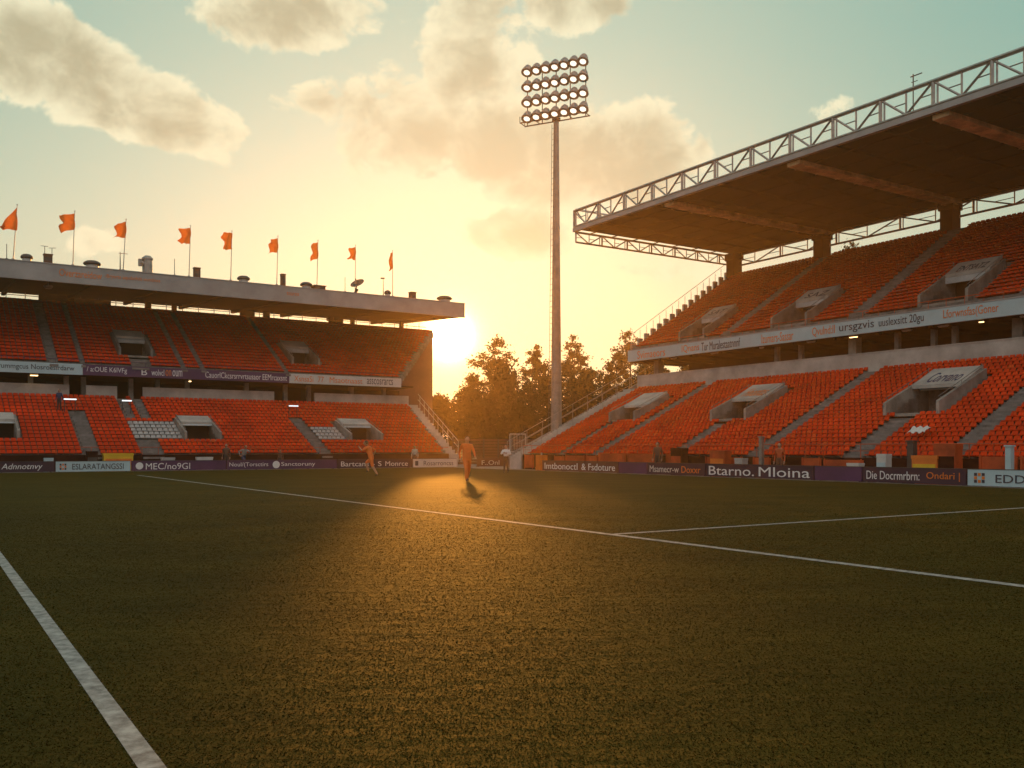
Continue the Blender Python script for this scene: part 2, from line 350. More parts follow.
# front wall of orange panels, posts and gates
m = RS.mb(); m.box(ALO, 53, -.22, -.02, 0, 1.02); RS.part(m, 'front_wall', M['maroon'])
x = 0.2
while x < 52:
    w = random.choice((1.5, 2.1, 2.6, 1.1)); hgt = random.choice((.92, .98, 1.12))
    if random.random() < .72:
        m = RS.mb(); m.box(x, x+w, -.30, -.23, .12, hgt); 
        for q in (x+.08, x+w-.08): m.box(q-.03, q+.03, -.33, -.305, .05, hgt+.05)
        RS.part(m, 'wall_panel', M['redpanel'] if random.random() < .75 else M['orange'])
    x += w+random.choice((.1, .15, .7))
m = RS.mb()
for i in range(60): m.bar((ALO+i, -.12, 1.0), (ALO+i, -.12, 1.62), .018)
m.bar((ALO, -.12, 1.62), (53, -.12, 1.62), .022); m.bar((ALO, -.12, 1.32), (53, -.12, 1.32), .015); RS.part(m, 'front_railing', M['redpanel'])
# parapet, concourse, columns, soffit
m = RS.mb(); m.box(ALO, 53, 10.02, 10.24, 5.3, 6.78); m.box(ALO, 53, 9.99, 10.27, 6.78, 6.84); RS.part(m, 'parapet', M['paleconc'])
m = RS.mb(); m.box(ALO, 53, 10.25, 15, 5.4, 5.7); RS.part(m, 'concourse_floor', M['concrete'])
m = RS.mb(); m.box(ALO, 52.8, 15, 15.3, 0, 7.95)
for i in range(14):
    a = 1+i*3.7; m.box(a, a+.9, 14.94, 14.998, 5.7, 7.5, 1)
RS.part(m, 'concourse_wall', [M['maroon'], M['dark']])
for a in (51.6, 40.4, 38.5, 34.6, 31.8, 29.6, 28.4, 25.0, 20, 15, 10, 5, 0):
    m = RS.mb(); w = .26 if a in (51.6, 34.6, 25.0, 15, 5) else .13; m.box(a-w, a+w, 10.9-w, 10.9+w, 5.7, 7.88); RS.part(m, 'column', M['concrete'])
m = RS.mb(); m.box(ALO, 53.2, 9.55, 15.2, 7.9, 8.02)
for i in range(20): m.box(-4+i*3, -3.8+i*3, 9.8, 15, 7.75, 7.898)
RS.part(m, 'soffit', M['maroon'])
for i, a in enumerate((24.2, 26.3, 28.5, 30.6, 34.0, 37, 41, 45, 49, 18, 12)):
    m = RS.mb(); m.box(a-.28, a+.28, 9.9, 10.05, 7.80, 7.86); m.box(a-.24, a+.24, 9.92, 10.03, 7.77, 7.80, 1)
    RS.part(m, 'soffit_light', [M['steel'], M['warm'] if i in (1, 4) else M['whiteboard']])
# advertising ribbon on the upper tier's front
m = RS.mb(); m.box(ALO, 53.3, 9.36, 9.54, 7.86, 8.66); m.box(ALO, 53.3, 9.33, 9.58, 8.66, 8.72, 1); rb = RS.part(m, 'ribbon_board', [M['ltblue'], M['fascia']])
rbf = Fr(RS.fr.p(0, 9.36, 0), -D3, -E3)
for body, a0, a1, mm in (('Svimaeors', 52.2, 49.2, 'orange'), ('IQnans', 47.5, 45.8, 'orange'), ('Tur Muralestaatnnnf', 45.6, 42.1, 'ink'), ('Izumars-Sassar', 40.3, 37.8, 'orange'), ('Qvulnd:II', 36.4, 34.8, 'orange'),
                         ('ursgzvis', 34.5, 32.2, 'ink'), ('uuslexsitt 20gu', 31.9, 29.2, 'ink'), ('Lforwnsfas(Goner', 28.1, 25.2, 'orange'), ('Barcaros', 22, 18, 'orange')):
    lettering(body, rb, rbf, -a0, -a1, 7.98, 8.55, M[mm])
m = RS.mb()
for i in range(60): m.bar((ALO+i, 9.45, 8.7), (ALO+i, 9.45, 9.12), .016)
m.bar((ALO, 9.45, 9.12), (53.2, 9.45, 9.12), .022); RS.part(m, 'tier_railing', M['redpanel'])
# outer wall, end wall and end stairs
m = RS.mb(); m.box(ALO, 53.2, 20.02, 20.3, 0, 15.22); RS.part(m, 'rear_wall', M['concrete'])
m = RS.mb()
for i in range(22):
    b = i*10/22; z = 1.0+i*4.9/22; m.box(53.05, 54.7, b, b+10/22+.03, max(0, z-1.2-.0*i), z); m.box(53.1, 54.65, b-.2, b+.01, max(0, z-1.0), z-.11)
m.box(53.03, 54.72, 10.06, 12.4, 4.8, 5.9)
RS.part(m, 'end_stairs', M['paleconc'])
m = RS.mb(); m.hexa([(54.72,-.3,0),(54.9,-.3,0),(54.9,12,0),(54.72,12,0),(54.72,-.3,.95),(54.9,-.3,.95),(54.9,12,6.6),(54.72,12,6.6)]); RS.part(m, 'stair_wall', M['concrete'])
for a in (53.0, 54.81):
    m = RS.mb()
    for i in range(9):
        b = i*1.35; z = 1.0+b*.49; m.bar((a,b,z-.2), (a,b,z+1.05), .018)
    for dz in (.55, 1.05): m.bar((a,-.3,.85+dz), (a,11.6,.85+11.9*.49+dz), .018)
    m.bar((a,-.3,0), (a,-.3,1.9), .022); RS.part(m, 'stair_railing', M['greysteel'])
m = RS.mb()
for i in range(17):
    b = 9.7+i*.65; z = ru(b); m.box(53.22, 53.4, b, b+.4, z-.5, z+.30); m.bar((53.3,b+.2,z), (53.3,b+.2,z+.95), .02)
m.bar((53.3,9.5,ru(9.5)+.95), (53.3,20.2,ru(20.2)+.95), .022); RS.part(m, 'end_balustrade', M['paleconc'])
# roof
RZ, RA = 17.0, 53.6
m = RS.mb(); m.box(ALO-2, RA, 4.75, 21.2, RZ+.2, RZ+.32)
for i in range(22): m.box(ALO-2+.1+i*2.8, ALO-2+.22+i*2.8, 4.76, 21.1, RZ+.05, RZ+.198, 1)
for i in range(8): m.box(ALO-2, RA-.02, 6+i*2, 6.1+i*2, RZ+.0, RZ+.045, 1)
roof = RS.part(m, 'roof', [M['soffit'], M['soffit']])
m = RS.mb(); m.box(ALO-2, RA+.02, 4.5, 4.74, RZ-.02, RZ+.25); m.build('fascia', M['fascia'], roof)
m = RS.mb(); m.box(ALO-2, RA, 4.75, 21.2, RZ+.325, RZ+.37); m.build('roof_sheet', M['roofdeck'], roof)
for a in (43.9, 34.0, 25.4, 15.4, 5.4):
    m = RS.mb(); m.box(a-.42, a+.42, 4.9, 20, RZ-.22, RZ-.002)
    for k in range(9): m.box(a-.44, a+.44, 5.5+k*1.7, 5.56+k*1.7, RZ-.26, RZ-.225)
    m.build('roof_beam', M['beam'], roof)
def truss(p, q, h, nb, r, up=Z3, thick=2):
    m = MB(); P, Q = RS.fr.p(*p), RS.fr.p(*q); H = Z3*h
    m.wbar(P, Q, r*1.5); m.wbar(P+H, Q+H, r*1.7)
    for i in range(nb+1):
        a = P.lerp(Q, i/nb); m.wbar(a, a+H, r*(1.5 if i % thick == 0 else .8))
        if i % thick == 0 and i: m.wbar(a-(Q-P).normalized()*.22, a+H-(Q-P).normalized()*.22, r*.8)
        if i < nb:
            b = P.lerp(Q, (i+1)/nb)
            if i % 2: m.wbar(a, b+H, r)
            else: m.wbar(a+H, b, r)
            m.wbar(a+H*.5, (a+H).lerp(b, .5) if i % 2 == 0 else a.lerp(b+H, .5), r*.5)
    return m
truss((ALO-2, 4.62, RZ+.34), (RA, 4.62, RZ+.34), 1.14, 44, .06).build('front_truss', M['greysteel'], roof)
truss((RA-.1, 4.7, RZ-.75), (RA-.1, 20.2, RZ-.75), .72, 13, .045).build('end_truss', M['steel'], roof)
truss((ALO-2, 20.4, RZ-.9), (RA, 20.4, RZ-.9), .85, 24, .05).build('rear_truss', M['steel'], roof)
truss((RA-.1, 4.7, RZ+.45), (RA-.1, 9.0, RZ+.45), 1.15, 4, .045).build('side_truss', M['steel'], roof)
for a in (52.9, 44.3, 34.4, 25.2, 15.4, 5.4):
    m = RS.mb(); m.box(a-.42, a+.42, 19.6, 20.5, 13.5, RZ+.0); m.box(a-.5, a+.5, 19.5, 20.6, RZ-.5, RZ+.01); RS.part(m, 'roof_column', M['maroon'])

# ---------- the far stand (across the end of the pitch, two tiers under a cantilevered roof)
LS = Stand('grandstand', 'two-tier orange-seated grandstand under a grey cantilever roof topped by orange flags', uv(0, 63), E3, D3)
ll = lambda b: 1.0+b*.42
lu = lambda b: 7.5+(b-9.2)*(5.8/10.8)
BLO = -24.0
voms = [(2.7, 5.1, 2.6, 5.2), (15.4, 17.6, 2.6, 5.2), (27.5, 29.9, 2.6, 5.2), (-9.6, -7.2, 2.6, 5.2)]
aisl = [(9.15, .9, 0, 7), (12.7, 1.3, 0, 2.6), (12.55, .5, 5.7, 10), (13.5, .5, 5.7, 10), (24.5, .8, 0, 6.2), (-3, .9, 0, 10), (-14, .9, 0, 10)]
greys = [(11.9, 15.4, 2.4, 5.2), (25.0, 27.4, 2.6, 5.0)]
m, st = LS.tier(0, 1.0, 10, 5.2, 17, BLO, lambda b: 34.4+.16*b, aisl, voms, greys, pitch=.35)
LS.part(m, 'lower_terrace', M['step']); [LS.part(q, 'stairway', M['stair']) for q in st]
voms_u = [(12.6, 14.7, 11.0, 13.9), (25.9, 28.0, 11.0, 13.9), (0, 2.1, 11, 13.9)]
aisl_u = [(7.9, .55, 9, 20), (9.8, .3, 9, 20), (16.8, .42, 9, 20), (18.2, .42, 9, 20), (24.8, .4, 9, 20), (-4, .6, 9, 20), (-14, .6, 9, 20), (13.65, 1.2, 9, 11)]
uend = lambda b: 34.6+.82*(b-9)
m, st = LS.tier(9.2, 7.5, 20, 13.3, 20, BLO, uend, aisl_u, voms_u, pitch=.35, thick=.5)
LS.part(m, 'upper_terrace', M['step']); [LS.part(q, 'stairway', M['stair']) for q in st]
for v in voms: LS.vomitory(*v, ll, None, hood=.8, open_h=.62)
for v in voms_u: LS.vomitory(*v, lu, None, hood=.8)
LS.seat_meshes(pitch=.35, k=1.0)
m = LS.mb(); m.box(BLO, 34.4, -.22, -.02, 0, 1.02); LS.part(m, 'front_wall', M['maroon'])
m = LS.mb()
for i in range(58): m.bar((BLO+i, -.12, 1.0), (BLO+i, -.12, 1.5), .018)
m.bar((BLO, -.12, 1.5), (34.4, -.12, 1.5), .022); LS.part(m, 'front_railing', M['redpanel'])
for a0, a1 in ((BLO, 9.0), (10.1, 12.2), (14.0, 24.0), (27.4, 36.0)):
    m = LS.mb(); m.box(a0, a1, 10.02, 10.24, 4.6, 6.0)
    for i in range(int((a1-a0)/.84)): m.box(a0+i*.84, a0+.4+i*.84, 9.97, 10.015, 5.0, 5.34)
    LS.part(m, 'parapet', M['paleconc'])
m = LS.mb(); m.box(BLO, 36.5, 10.25, 15, 4.8, 5.1); LS.part(m, 'concourse_floor', M['concrete'])
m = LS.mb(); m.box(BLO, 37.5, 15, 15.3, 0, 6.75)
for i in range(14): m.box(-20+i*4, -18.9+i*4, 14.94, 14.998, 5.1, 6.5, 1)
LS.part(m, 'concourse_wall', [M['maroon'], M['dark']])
for a in (6.6, 8.9, 10.05, 13.3, 15.2, 17.4, 22, 25.2, 27.2, 31, 34, 3, -2, -7, -12, -18):
    m = LS.mb(); w = .16; m.box(a-w, a+w, 10.9-w, 10.9+w, 5.1, 6.66); LS.part(m, 'column', M['concrete'])
m = LS.mb(); m.box(BLO, 36, 9.12, 15.2, 6.68, 6.8); LS.part(m, 'soffit', M['maroon'])
for a, k in ((6.7, 'warm'), (17.3, 'warm')):
    m = LS.mb(); w = .26 if a < 10 else .09; m.box(a-w, a+w, 9.5, 9.65, 6.55, 6.66); m.box(a-w*.9, a+w*.9, 9.47, 9.64, 6.50, 6.545, 1); LS.part(m, 'soffit_light', [M['steel'], M[k]])
lbf = Fr(LS.fr.p(0, 9.0, 0), E3, -D3)
for a0, a1, mk, items in ((BLO, 9.75, 'ltblue', (('wLrummgcus Nosroesirdarw', 3.9, 9.2, 'ink'), ('Corsanda Melt', -4, 1, 'ink'))), (9.75, 13.3, 'purple', (('/ a:OUE K6lVFg', 10.0, 12.7, 'white'),)),
                          (13.3, 24.9, 'purple', (('B', 13.7, 14.1, 'white'), ('wolvcl', 14.4, 15.3, 'white'), ('on', 15.4, 15.8, 'orange'), ('oum', 15.9, 16.6, 'white'), ('CauorlCkcsrsrrvrtsusaor EEMrcaxsnt', 18.3, 24.7, 'white'))),
                          (24.9, 34.8, 'whiteboard', (('XsnsaSi', 25.3, 26.9, 'orange'), ('77', 27.3, 27.8, 'orange'), ('Msaotnaast', 28.3, 31.2, 'orange'), ('asscosrarcs', 31.6, 34.0, 'ink')))):
    m = LS.mb(); m.box(a0, a1-.01, 9.0, 9.11, 6.66, 7.42); rb = LS.part(m, 'ribbon_board', M[mk])
    for body, x0, x1, mm in items: lettering(body, rb, lbf, x0, x1, 6.82, 7.28, M[mm])
m = LS.mb()
for i in range(59): m.bar((BLO+i, 9.06, 7.4), (BLO+i, 9.06, 7.75), .014)
m.bar((BLO, 9.06, 7.75), (34.7, 9.06, 7.75), .02); LS.part(m, 'tier_railing', M['purple'])
m = LS.mb(); m.box(BLO, 43.6, 20.02, 20.3, 0, 13.35); LS.part(m, 'rear_wall', M['brown'])
for a0, a1, z0, z1 in ((8.0, 10.6, 13, 14.0), (16.1, 16.6, 12, 14), (18.3, 18.7, 12, 14), (24.2, 25.5, 13, 14), (26.3, 26.9, 12.5, 14), (32.6, 34.0, 13, 14), (34.8, 35.2, 13, 14), (40, 40.4, 12, 14), (-3, -1, 13, 14), (-13, -11, 13, 14)):
    m = LS.mb(); m.box(a0, a1, 20.03, 20.28, z0, z1); LS.part(m, 'roof_column', M['maroon'])
m = LS.mb(); m.box(10.6, 13.4, 20.06, 20.1, 13.35, 13.72); m.bar((BLO, 20.15, 13.62), (43, 20.15, 13.62), .03); 
for i in range(50): m.bar((BLO+i*1.35, 20.15, 13.3), (BLO+i*1.35, 20.15, 14), .03)
LS.part(m, 'rear_screen', M['darksteel'])
m = LS.mb()
for i in range(16):
    b = i*10/15; z = 1.0+i*4.2/15; m.box(34.42+.16*b, 35.3+.16*b, b, b+.69, max(0, z-1.1), z+.03)
LS.part(m, 'end_stairs', M['paleconc'])
m = LS.mb()
for i in range(9):
    b = i*1.2; m.bar((35.35+.16*b, b, ll(b)-.6), (35.35+.16*b, b, ll(b)+1.0), .025)
for dz in (.5, 1.0): m.bar((35.35,0,1.0+dz), (36.9,10,5.2+dz), .025)
LS.part(m, 'stair_railing', M['steel'])
# roof: deep grey fascia, soffit rising to the back, tapered ribs under it
RE = 39.9
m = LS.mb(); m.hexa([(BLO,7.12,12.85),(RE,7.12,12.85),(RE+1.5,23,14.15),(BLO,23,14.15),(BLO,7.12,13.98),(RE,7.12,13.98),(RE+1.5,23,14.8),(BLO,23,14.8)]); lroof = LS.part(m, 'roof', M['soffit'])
m = LS.mb(); m.box(BLO, RE+.02, 7.0, 7.118, 12.80, 14.0); m.box(BLO, RE+.04, 6.96, 7.2, 14.0, 14.06); m.box(BLO, RE+.03, 6.97, 7.0, 12.80, 12.92)
fas = m.build('fascia', M['fascia'], lroof)
ff = Fr(LS.fr.p(0, 7.0, 0), E3, -D3)
lettering('Overzareidow', fas, ff, 8.0, 10.7, 13.24, 13.74, M['orange']); lettering('-Bryarts aqudathilt oumbtes', fas, ff, 10.9, 14.6, 13.34, 13.66, M['orange'])
lettering('tourex', fas, ff, 24.0, 25.0, 13.35, 13.62, M['orange'])
for i in range(14):
    a = BLO+2+i*4.6; m = LS.mb()
    m.hexa([(a-.12,7.3,12.80),(a+.12,7.3,12.80),(a+.12,22,13.75),(a-.12,22,13.75),(a-.12,7.3,12.86),(a+.12,7.3,12.86),(a+.12,22,14.06),(a-.12,22,14.06)]); m.build('roof_rib', M['soffit'], lroof)
m = LS.mb(); m.lathe([(.2,0),(.3,.12),(.3,.2)], 12, (7.4, 7.8, 12.42)); m.bar((7.4,7.8,12.6), (7.4,7.8,12.9), .05); LS.part(m, 'loudspeaker', M['darksteel'])

# ------------------------------------------------------------------ advertising boards round the pitch
BH = .64
def board(label, fr, x0, x1, mk, items, h=BH):
    """fr.x reads along the board, fr.y points at the pitch"""
    base = fr.p((x0+x1)/2, 0, 0); t = thing('advertising_board', label, 'advertising board', base, 'advertising boards round the pitch')
    m = MB(fr); m.box(x0+.01, x1-.01, -.10, 0, .03, h); m.build('panel', M[mk], t)
    m = MB(fr); m.box(x0+.01, x1-.01, -.104, .012, h, h+.025)
    k = max(2, int((x1-x0)/1.5))
    for i in range(k):
        x = x0+.2+(x1-x0-.4)*i/(k-1); m.box(x-.03, x+.03, -.16, -.103, .004, h); m.box(x-.03, x+.03, -.5, -.16, .004, .04)
    m.build('board_frame', M['darksteel'], t)
    for it in items:
        if it[0] == '#':                      # a small square emblem of dark and orange blocks
            b = MB(fr); q0, q1 = it[1], it[2]; s = (q1-q0)/3
            for i in range(3):
                for j in range(3):
                    if (i, j) != (1, 1): b.box(q0+i*s+.02, q0+(i+1)*s-.02, .001, .012, .14+j*.13, .25+j*.13, (i+j) % 2)
            b.build('emblem', [M['ink'], M['orange']], t)
        elif it[0] == '@':
            b = MB(Fr(fr.p((it[1]+it[2])/2, .004, .33), fr.x, fr.z, fr.y)); rr = (it[2]-it[1])/2
            b.lathe([(rr*.45,0),(rr,0),(rr,.01),(rr*.45,.01)], 16); b.box(-rr*.9, rr*.9, -.05, .05, .002, .012); b.build('emblem', M['white'], t)
        else:
            body, a, b_, mm = it[:4]; z0, z1 = it[4:6] if len(it) > 4 else (.15, .5)
            lettering(body, t, fr, a, b_, z0, z1, M[mm], shear=.25 if body.startswith('Adn') else 0)
    return t
LB = Fr(uv(0, 61.2), E3, -D3); RB = Fr(uv(33.6, 0), -D3, -E3)
board('dark board with slanted white word starting Adn', LB, 1.2, 6.75, 'darkpurple', [('Adnnotnvy', 3.95, 6.1, 'white', .1, .54)])
board('pale blue board with small orange emblem and dark capitals', LB, 6.8, 11.0, 'ltblue', [('#', 7.0, 7.4), ('ESLARATANGSSI', 7.7, 10.6, 'ink')])
board('purple board with a round white emblem and white letters MEC', LB, 11.05, 16.9, 'purple', [('@', 11.3, 11.75), ('MEC/no9GI', 11.9, 14.6, 'white', .1, .5)])
board('purple board with pale lettering Noul and round emblem before Sanctoruny', LB, 16.95, 24.6, 'purple', [('Noul/(Torsctirs', 17.1, 19.7, 'white'), ('@', 20.0, 20.5), ('Sanctoruny', 20.6, 23.0, 'white')])
board('dark red purple board reading Bartcans and Monrce in white', LB, 24.65, 30.5, 'darkpurple', [('Bartcans', 24.9, 27.0, 'white'), ('- S', 27.3, 28.0, 'white'), ('Monrce', 28.3, 30.1, 'white')])
board('narrow white board with small dark print at the far stand end stairs', LB, 30.55, 34.2, 'whiteboard', [('1', 30.7, 30.95, 'ink'), ('Rosarroncss', 31.4, 33.9, 'ink')])
board('brown board with faint lettering in the gap between the two stands', LB, 36.0, 41.6, 'brown', [('F..Onl', 36.4, 38.0, 'whiteboard'), ('rossaltd', 39.0, 41.2, 'whiteboard')])
board('brown board reading Imtbonoctl and Fsdoture in white', RB, -48.9, -41.25, 'brown', [('Imtbonoctl', -48.6, -45.1, 'white', .12, .52), ('& Fsdoture', -44.7, -41.5, 'white', .12, .52)])
board('plain purple board without lettering between Fsdoture and Msamecr', RB, -41.2, -38.75, 'purple', [])
board('dark purple board with pale Msamecr and an orange word', RB, -38.7, -34.25, 'darkpurple', [('Msamecr-w', -38.5, -36.2, 'whiteboard'), ('Doxxr', -36.0, -34.6, 'orange')])
board('dark purple board with the largest white lettering Btarno Mloina', RB, -34.2, -27.5, 'darkpurple', [('Btarno.', -34.0, -31.0, 'white', .1, .55), ('Mloina', -30.7, -27.7, 'white', .1, .55)])
board('plain dark purple board between Mloina and Die Docrmrbrn', RB, -27.45, -25.0, 'purple', [])
board('dark board with white Die Docrmrbrn and orange Ondari', RB, -24.95, -20.35, 'darkpurple', [('Die Docrmrbrn:', -24.75, -22.3, 'white'), ('Ondari |', -22.0, -20.6, 'orange')])
board('pale blue board with square emblem and black capitals EDDAC', RB, -20.3, -14.5, 'ltblue', [('#', -20.05, -19.6), ('EDDAC', -19.2, -17.3, 'ink', .16, .46)])

# ------------------------------------------------------------------ flags and things on the far roof
def flagpole(u, h, fl, seed, label, tri=False, lean=0.0):
    base = uv(u, 71.2, 14.17); h *= 1.17; fl = (fl[0]*1.05, fl[1]*1.08); t = thing('flagpole', label, 'flag', base, 'orange flags along the far stand roof'); rn = random.Random(seed)
    top = base+Z3*h+E3*lean
    m = MB(); m.wbar(base, top, .035, 8, .02); m.lathe([(.0,0),(.05,.03),(.05,.06),(.0,.1)], 8, tuple(top)); m.wbar(base, base+Z3*.15, .1, 8); m.build('pole', M['greysteel'], t, smooth=False)
    m = MB(); nx, nz = 12, 8; W, Hh = fl; ph = rn.random()*6; dr = .05+rn.random()*.45; k = len(m.v)
    wind = (-E3*.93-D3*.37+Vector((0,0,0))).normalized(); side = wind.cross(Z3)
    for i in range(nx+1):
        for j in range(nz+1):
            s = i/nx; q = j/nz
            z = (q-1)*Hh*(1 if not tri else 1)
            if tri: z = -Hh*(1-q)*(1-s*.0)*1.0 if False else -Hh*(s*.98+(1-q)*(1-s)*.98)
            else: z = z*(1-.18*s*math.sin(ph))-dr*s*W*.9
            p = top-Z3*.12+wind*(s*W)+side*(.20*s*math.sin(s*6+ph+q*2.4)+.06*math.sin(q*6+ph))+Z3*(z+.09*s*math.sin(q*7+ph*2)+.05*s*math.sin(s*9+ph))-wind*(.16*s*s*(1+math.sin(q*9+ph*3)))
            m.v.append(p)
    for i in range(nx):
        for j in range(nz):
            a = i*(nz+1)+j; m.f.append((a, a+1, a+nz+2, a+nz+1)); m.m.append(0)
    m.build('flag', M['flag'], t, fix=False, smooth=True)
flg = [(5.3, 3.25, (1.15, 1.5), 'torn triangular orange flag at the far left end of the roof', True, .25), (9.0, 3.3, (1.15, 1.05), 'broad wavy orange flag above the orange roof lettering', False, .12),
       (12.3, 3.2, (.9, 1.1), 'orange flag just left of the large bent roof vent', False, .2), (16.9, 3.3, (.95, 1.1), 'orange flag beside the small square roof box', False, .12), (20.0, 3.3, (.9, 1.15), 'orange flag above the low domed vent at the middle of the roof', False, .1),
       (23.6, 3.35, (.95, 1.05), 'orange flag beside the small upright roof box mid roof', False, .1), (26.9, 3.4, (.85, 1.2), 'drooping orange flag left of the tilted satellite dish', False, .1), (30.2, 3.4, (.75, 1.0), 'small orange flag directly above the tilted satellite dish', False, .05),
       (33.6, 3.35, (.6, 1.25), 'limp narrow orange flag, last before the sun', False, 0)]
for i, (u, h, fl, lab, tri, ln) in enumerate(flg): flagpole(u, h, fl, 11+i, lab, tri, ln)
def roof_thing(name, label, cat, u, v=70.9, z=14.12):
    return thing(name, label, cat, uv(u, v, z))
def vent_dome(u, r, label):
    t = roof_thing('roof_vent', label, 'roof vent', u); t['group'] = 'domed roof vents'
    f = Fr(uv(u, 70.9, 14.12), E3, D3); m = MB(f); m.lathe([(r*.7,0),(r*.7,.25)], 14); m.build('vent_base', M['steel'], t)
    m = MB(f); m.lathe([(r*.9,.24),(r,.3),(r*.9,.42),(r*.6,.52),(.02,.57)], 14); m.build('cap', M['darksteel'], t, smooth=True)
vent_dome(6.1, .4, 'low domed vent at the far left of the roof'); vent_dome(10.2, .6, 'wide domed vent under the second and third flags')
vent_dome(20.9, .5, 'low domed vent right of the fifth flag'); vent_dome(25.9, .5, 'low domed vent between the sixth and seventh flags'); vent_dome(33.0, .3, 'tiny domed vent by the last flag'); vent_dome(38.4, .7, 'low broad vent at the roof end above the sun')
def rbox(u, w, h, label, ant=False):
    t = roof_thing('roof_box', label, 'roof unit', u); t['group'] = 'small units on the roof'
    f = Fr(uv(u, 70.9, 14.12), E3, D3); m = MB(f); m.box(-w, w, -w, w, .0, h); m.box(-w*1.15, w*1.15, -w*1.15, w*1.15, h, h+.05); m.build('casing', M['brownc'], t)
    m = MB(f); m.box(-w*.8, w*.8, -w-.012, -w-.002, h*.3, h*.7); m.build('louvre', M['darksteel'], t)
    if ant:
        m = MB(f); m.bar((-.2,0,h), (-.2,0,h+.6), .02); m.bar((.25,0,h), (.25,0,h+.5), .02); m.bar((-.45,0,h+.6), (.0,0,h+.6), .018); m.bar((.05,0,h+.5), (.5,0,h+.55), .018); m.build('aerial', M['darksteel'], t)
rbox(7.4, .26, .62, 'brown roof box with two small aerials on top', True); rbox(17.4, .22, .75, 'small square roof box under the fourth flag'); rbox(24.0, .17, .95, 'narrow upright roof box under the sixth flag')
rbox(26.9, .45, .28, 'flat roof unit right of the sixth flag'); rbox(35.3, .24, .55, 'small roof box near the roof end')
t = roof_thing('roof_duct', 'large bent metal vent duct with side outlet on the roof', 'roof vent', 13.9); f = Fr(uv(13.9, 70.9, 14.12), E3, D3)
m = MB(f); m.lathe([(.36,0),(.36,.5),(.34,1.0),(.40,1.02),(.40,1.12),(.2,1.3)], 14); m.bar((0,0,.6), (-.55,-.1,.75), .2, 10); m.bar((-.5,-.1,.5), (-.5,-.1,1.0), .16, 10); m.build('duct', M['greysteel'], t)
t = roof_thing('satellite_dish', 'tilted dark satellite dish on the roof', 'satellite dish', 30.2); c = uv(30.3, 70.9, 14.95)
m = MB(); m.wbar(uv(30.0,70.9,14.1), c, .05); m.wbar(uv(30.0,70.9,14.1), uv(30.3,70.9,14.5), .1); m.build('mast', M['darksteel'], t)
ax = (E3*-.55-D3*.35+Z3*.75).normalized(); xx = ax.cross(Z3).normalized(); m = MB(Fr(c, xx, ax.cross(xx), ax)); m.lathe([(.08,-.1),(.35,-.03),(.6,.08),(.6,.1),(.34,0),(.08,-.06)], 16); m.build('dish', M['darksteel'], t, smooth=True)
m = MB(); m.wbar(c-xx*.5, c+ax*.45, .015); m.wbar(c+ax*.38, c+ax*.5, .05); m.build('feed_arm', M['darksteel'], t)
for u, h, lab, hd in ((4.9, 1.1, 'thin aerial left of the first flag pole', 0), (12.05, 1.35, 'short thick mast with crossbar beside the third flag', 1), (15.8, 1.3, 'thin aerial left of the fourth flag', 0), (29.2, 1.3, 'thin aerial left of the satellite dish', 0), (32.6, 1.5, 'camera mast between the last two flags', 2)):
    t = roof_thing('aerial_mast', lab, 'aerial', u); p = uv(u, 70.9, 14.12); m = MB(); m.wbar(p, p+Z3*h, .045 if hd else .025, 6, .02)
    m.wbar(p, p+Z3*.12, .1)
    if hd == 1: m.wbar(p+Z3*h*.95-E3*.1, p+Z3*h*.95+E3*.5, .02)
    if hd == 2: m.wbar(p+Z3*h-E3*.22, p+Z3*(h+.03)+E3*.1, .07)
    m.build('mast', M['darksteel'], t)
t = thing('aerial_mast', 'small T-shaped aerial on the trussed roof of the right stand', 'aerial', RS.fr.p(28.9, 8, RZ+.37)); p = RS.fr.p(28.9, 8, RZ+.37); m = MB()
m.wbar(p, p+Z3*3.3, .03); m.wbar(p+Z3*3.2-D3*.5, p+Z3*3.2+D3*.15, .03); m.wbar(p+Z3*2.9-D3*.25, p+Z3*2.9+D3*.1, .02); m.build('mast', M['darksteel'], t)

# ------------------------------------------------------------------ floodlight mast
mp = uv(42.3, 59.6); mast = thing('floodlight_mast', 'tall tapering floodlight mast with a bank of lamps, behind the end stairs', 'floodlight mast', mp)
m = MB(); P = mp
for i in range(10):
    z0, z1 = i*2.75, (i+1)*2.75; r = lambda z: .50-.30*(z/28.2)**.85; m.wbar(P+Z3*z0, P+Z3*z1, r(z0), 14, r(z1))
for z in (9.4, 18.8): m.wbar(P+Z3*z, P+Z3*(z+.12), .50-.30*(z/28.2)**.85+.02, 14)
m.build('pole', M['mastgrey'], mast, smooth=False)
m = MB(); q = Vector((-.55, -.25, 0))
for s_ in (-.16, .16): m.wbar(P+q+D3*s_+Z3*.5, P+q*.45+D3*s_+Z3*27, .022, 5)
for i in range(60): z = .7+i*.44; c = P+q*(1-.55*z/27)+Z3*z; m.wbar(c-D3*.16, c+D3*.16, .015, 4)
m.build('ladder', M['darksteel'], mast)
m = MB(Fr(P, E3, D3)); m.box(-.95, .95, -.95, .95, .005, .35); m.box(.55, .9, -.3, .3, .36, 1.5); m.build('mast_base', M['concrete'], mast)
bd = Vector((.90, -.44, 0)).normalized(); bn = Vector((-bd.y*-1, 0, 0)); bn = bd.cross(Z3)                   # bank direction and the way it faces
if bn.y > 0: bn = -bn
m = MB()
for i in range(4):
    c = P+Z3*(27.8+i*1.23); m.wbar(c-bd*2.55, c+bd*2.55, .05)
for k in (-2.5, -1.2, 0, 1.2, 2.5): m.wbar(P+Z3*27.3+bd*k, P+Z3*31.5+bd*k, .045)
m.wbar(P+Z3*27.3, P+Z3*27.5, .35, 10)
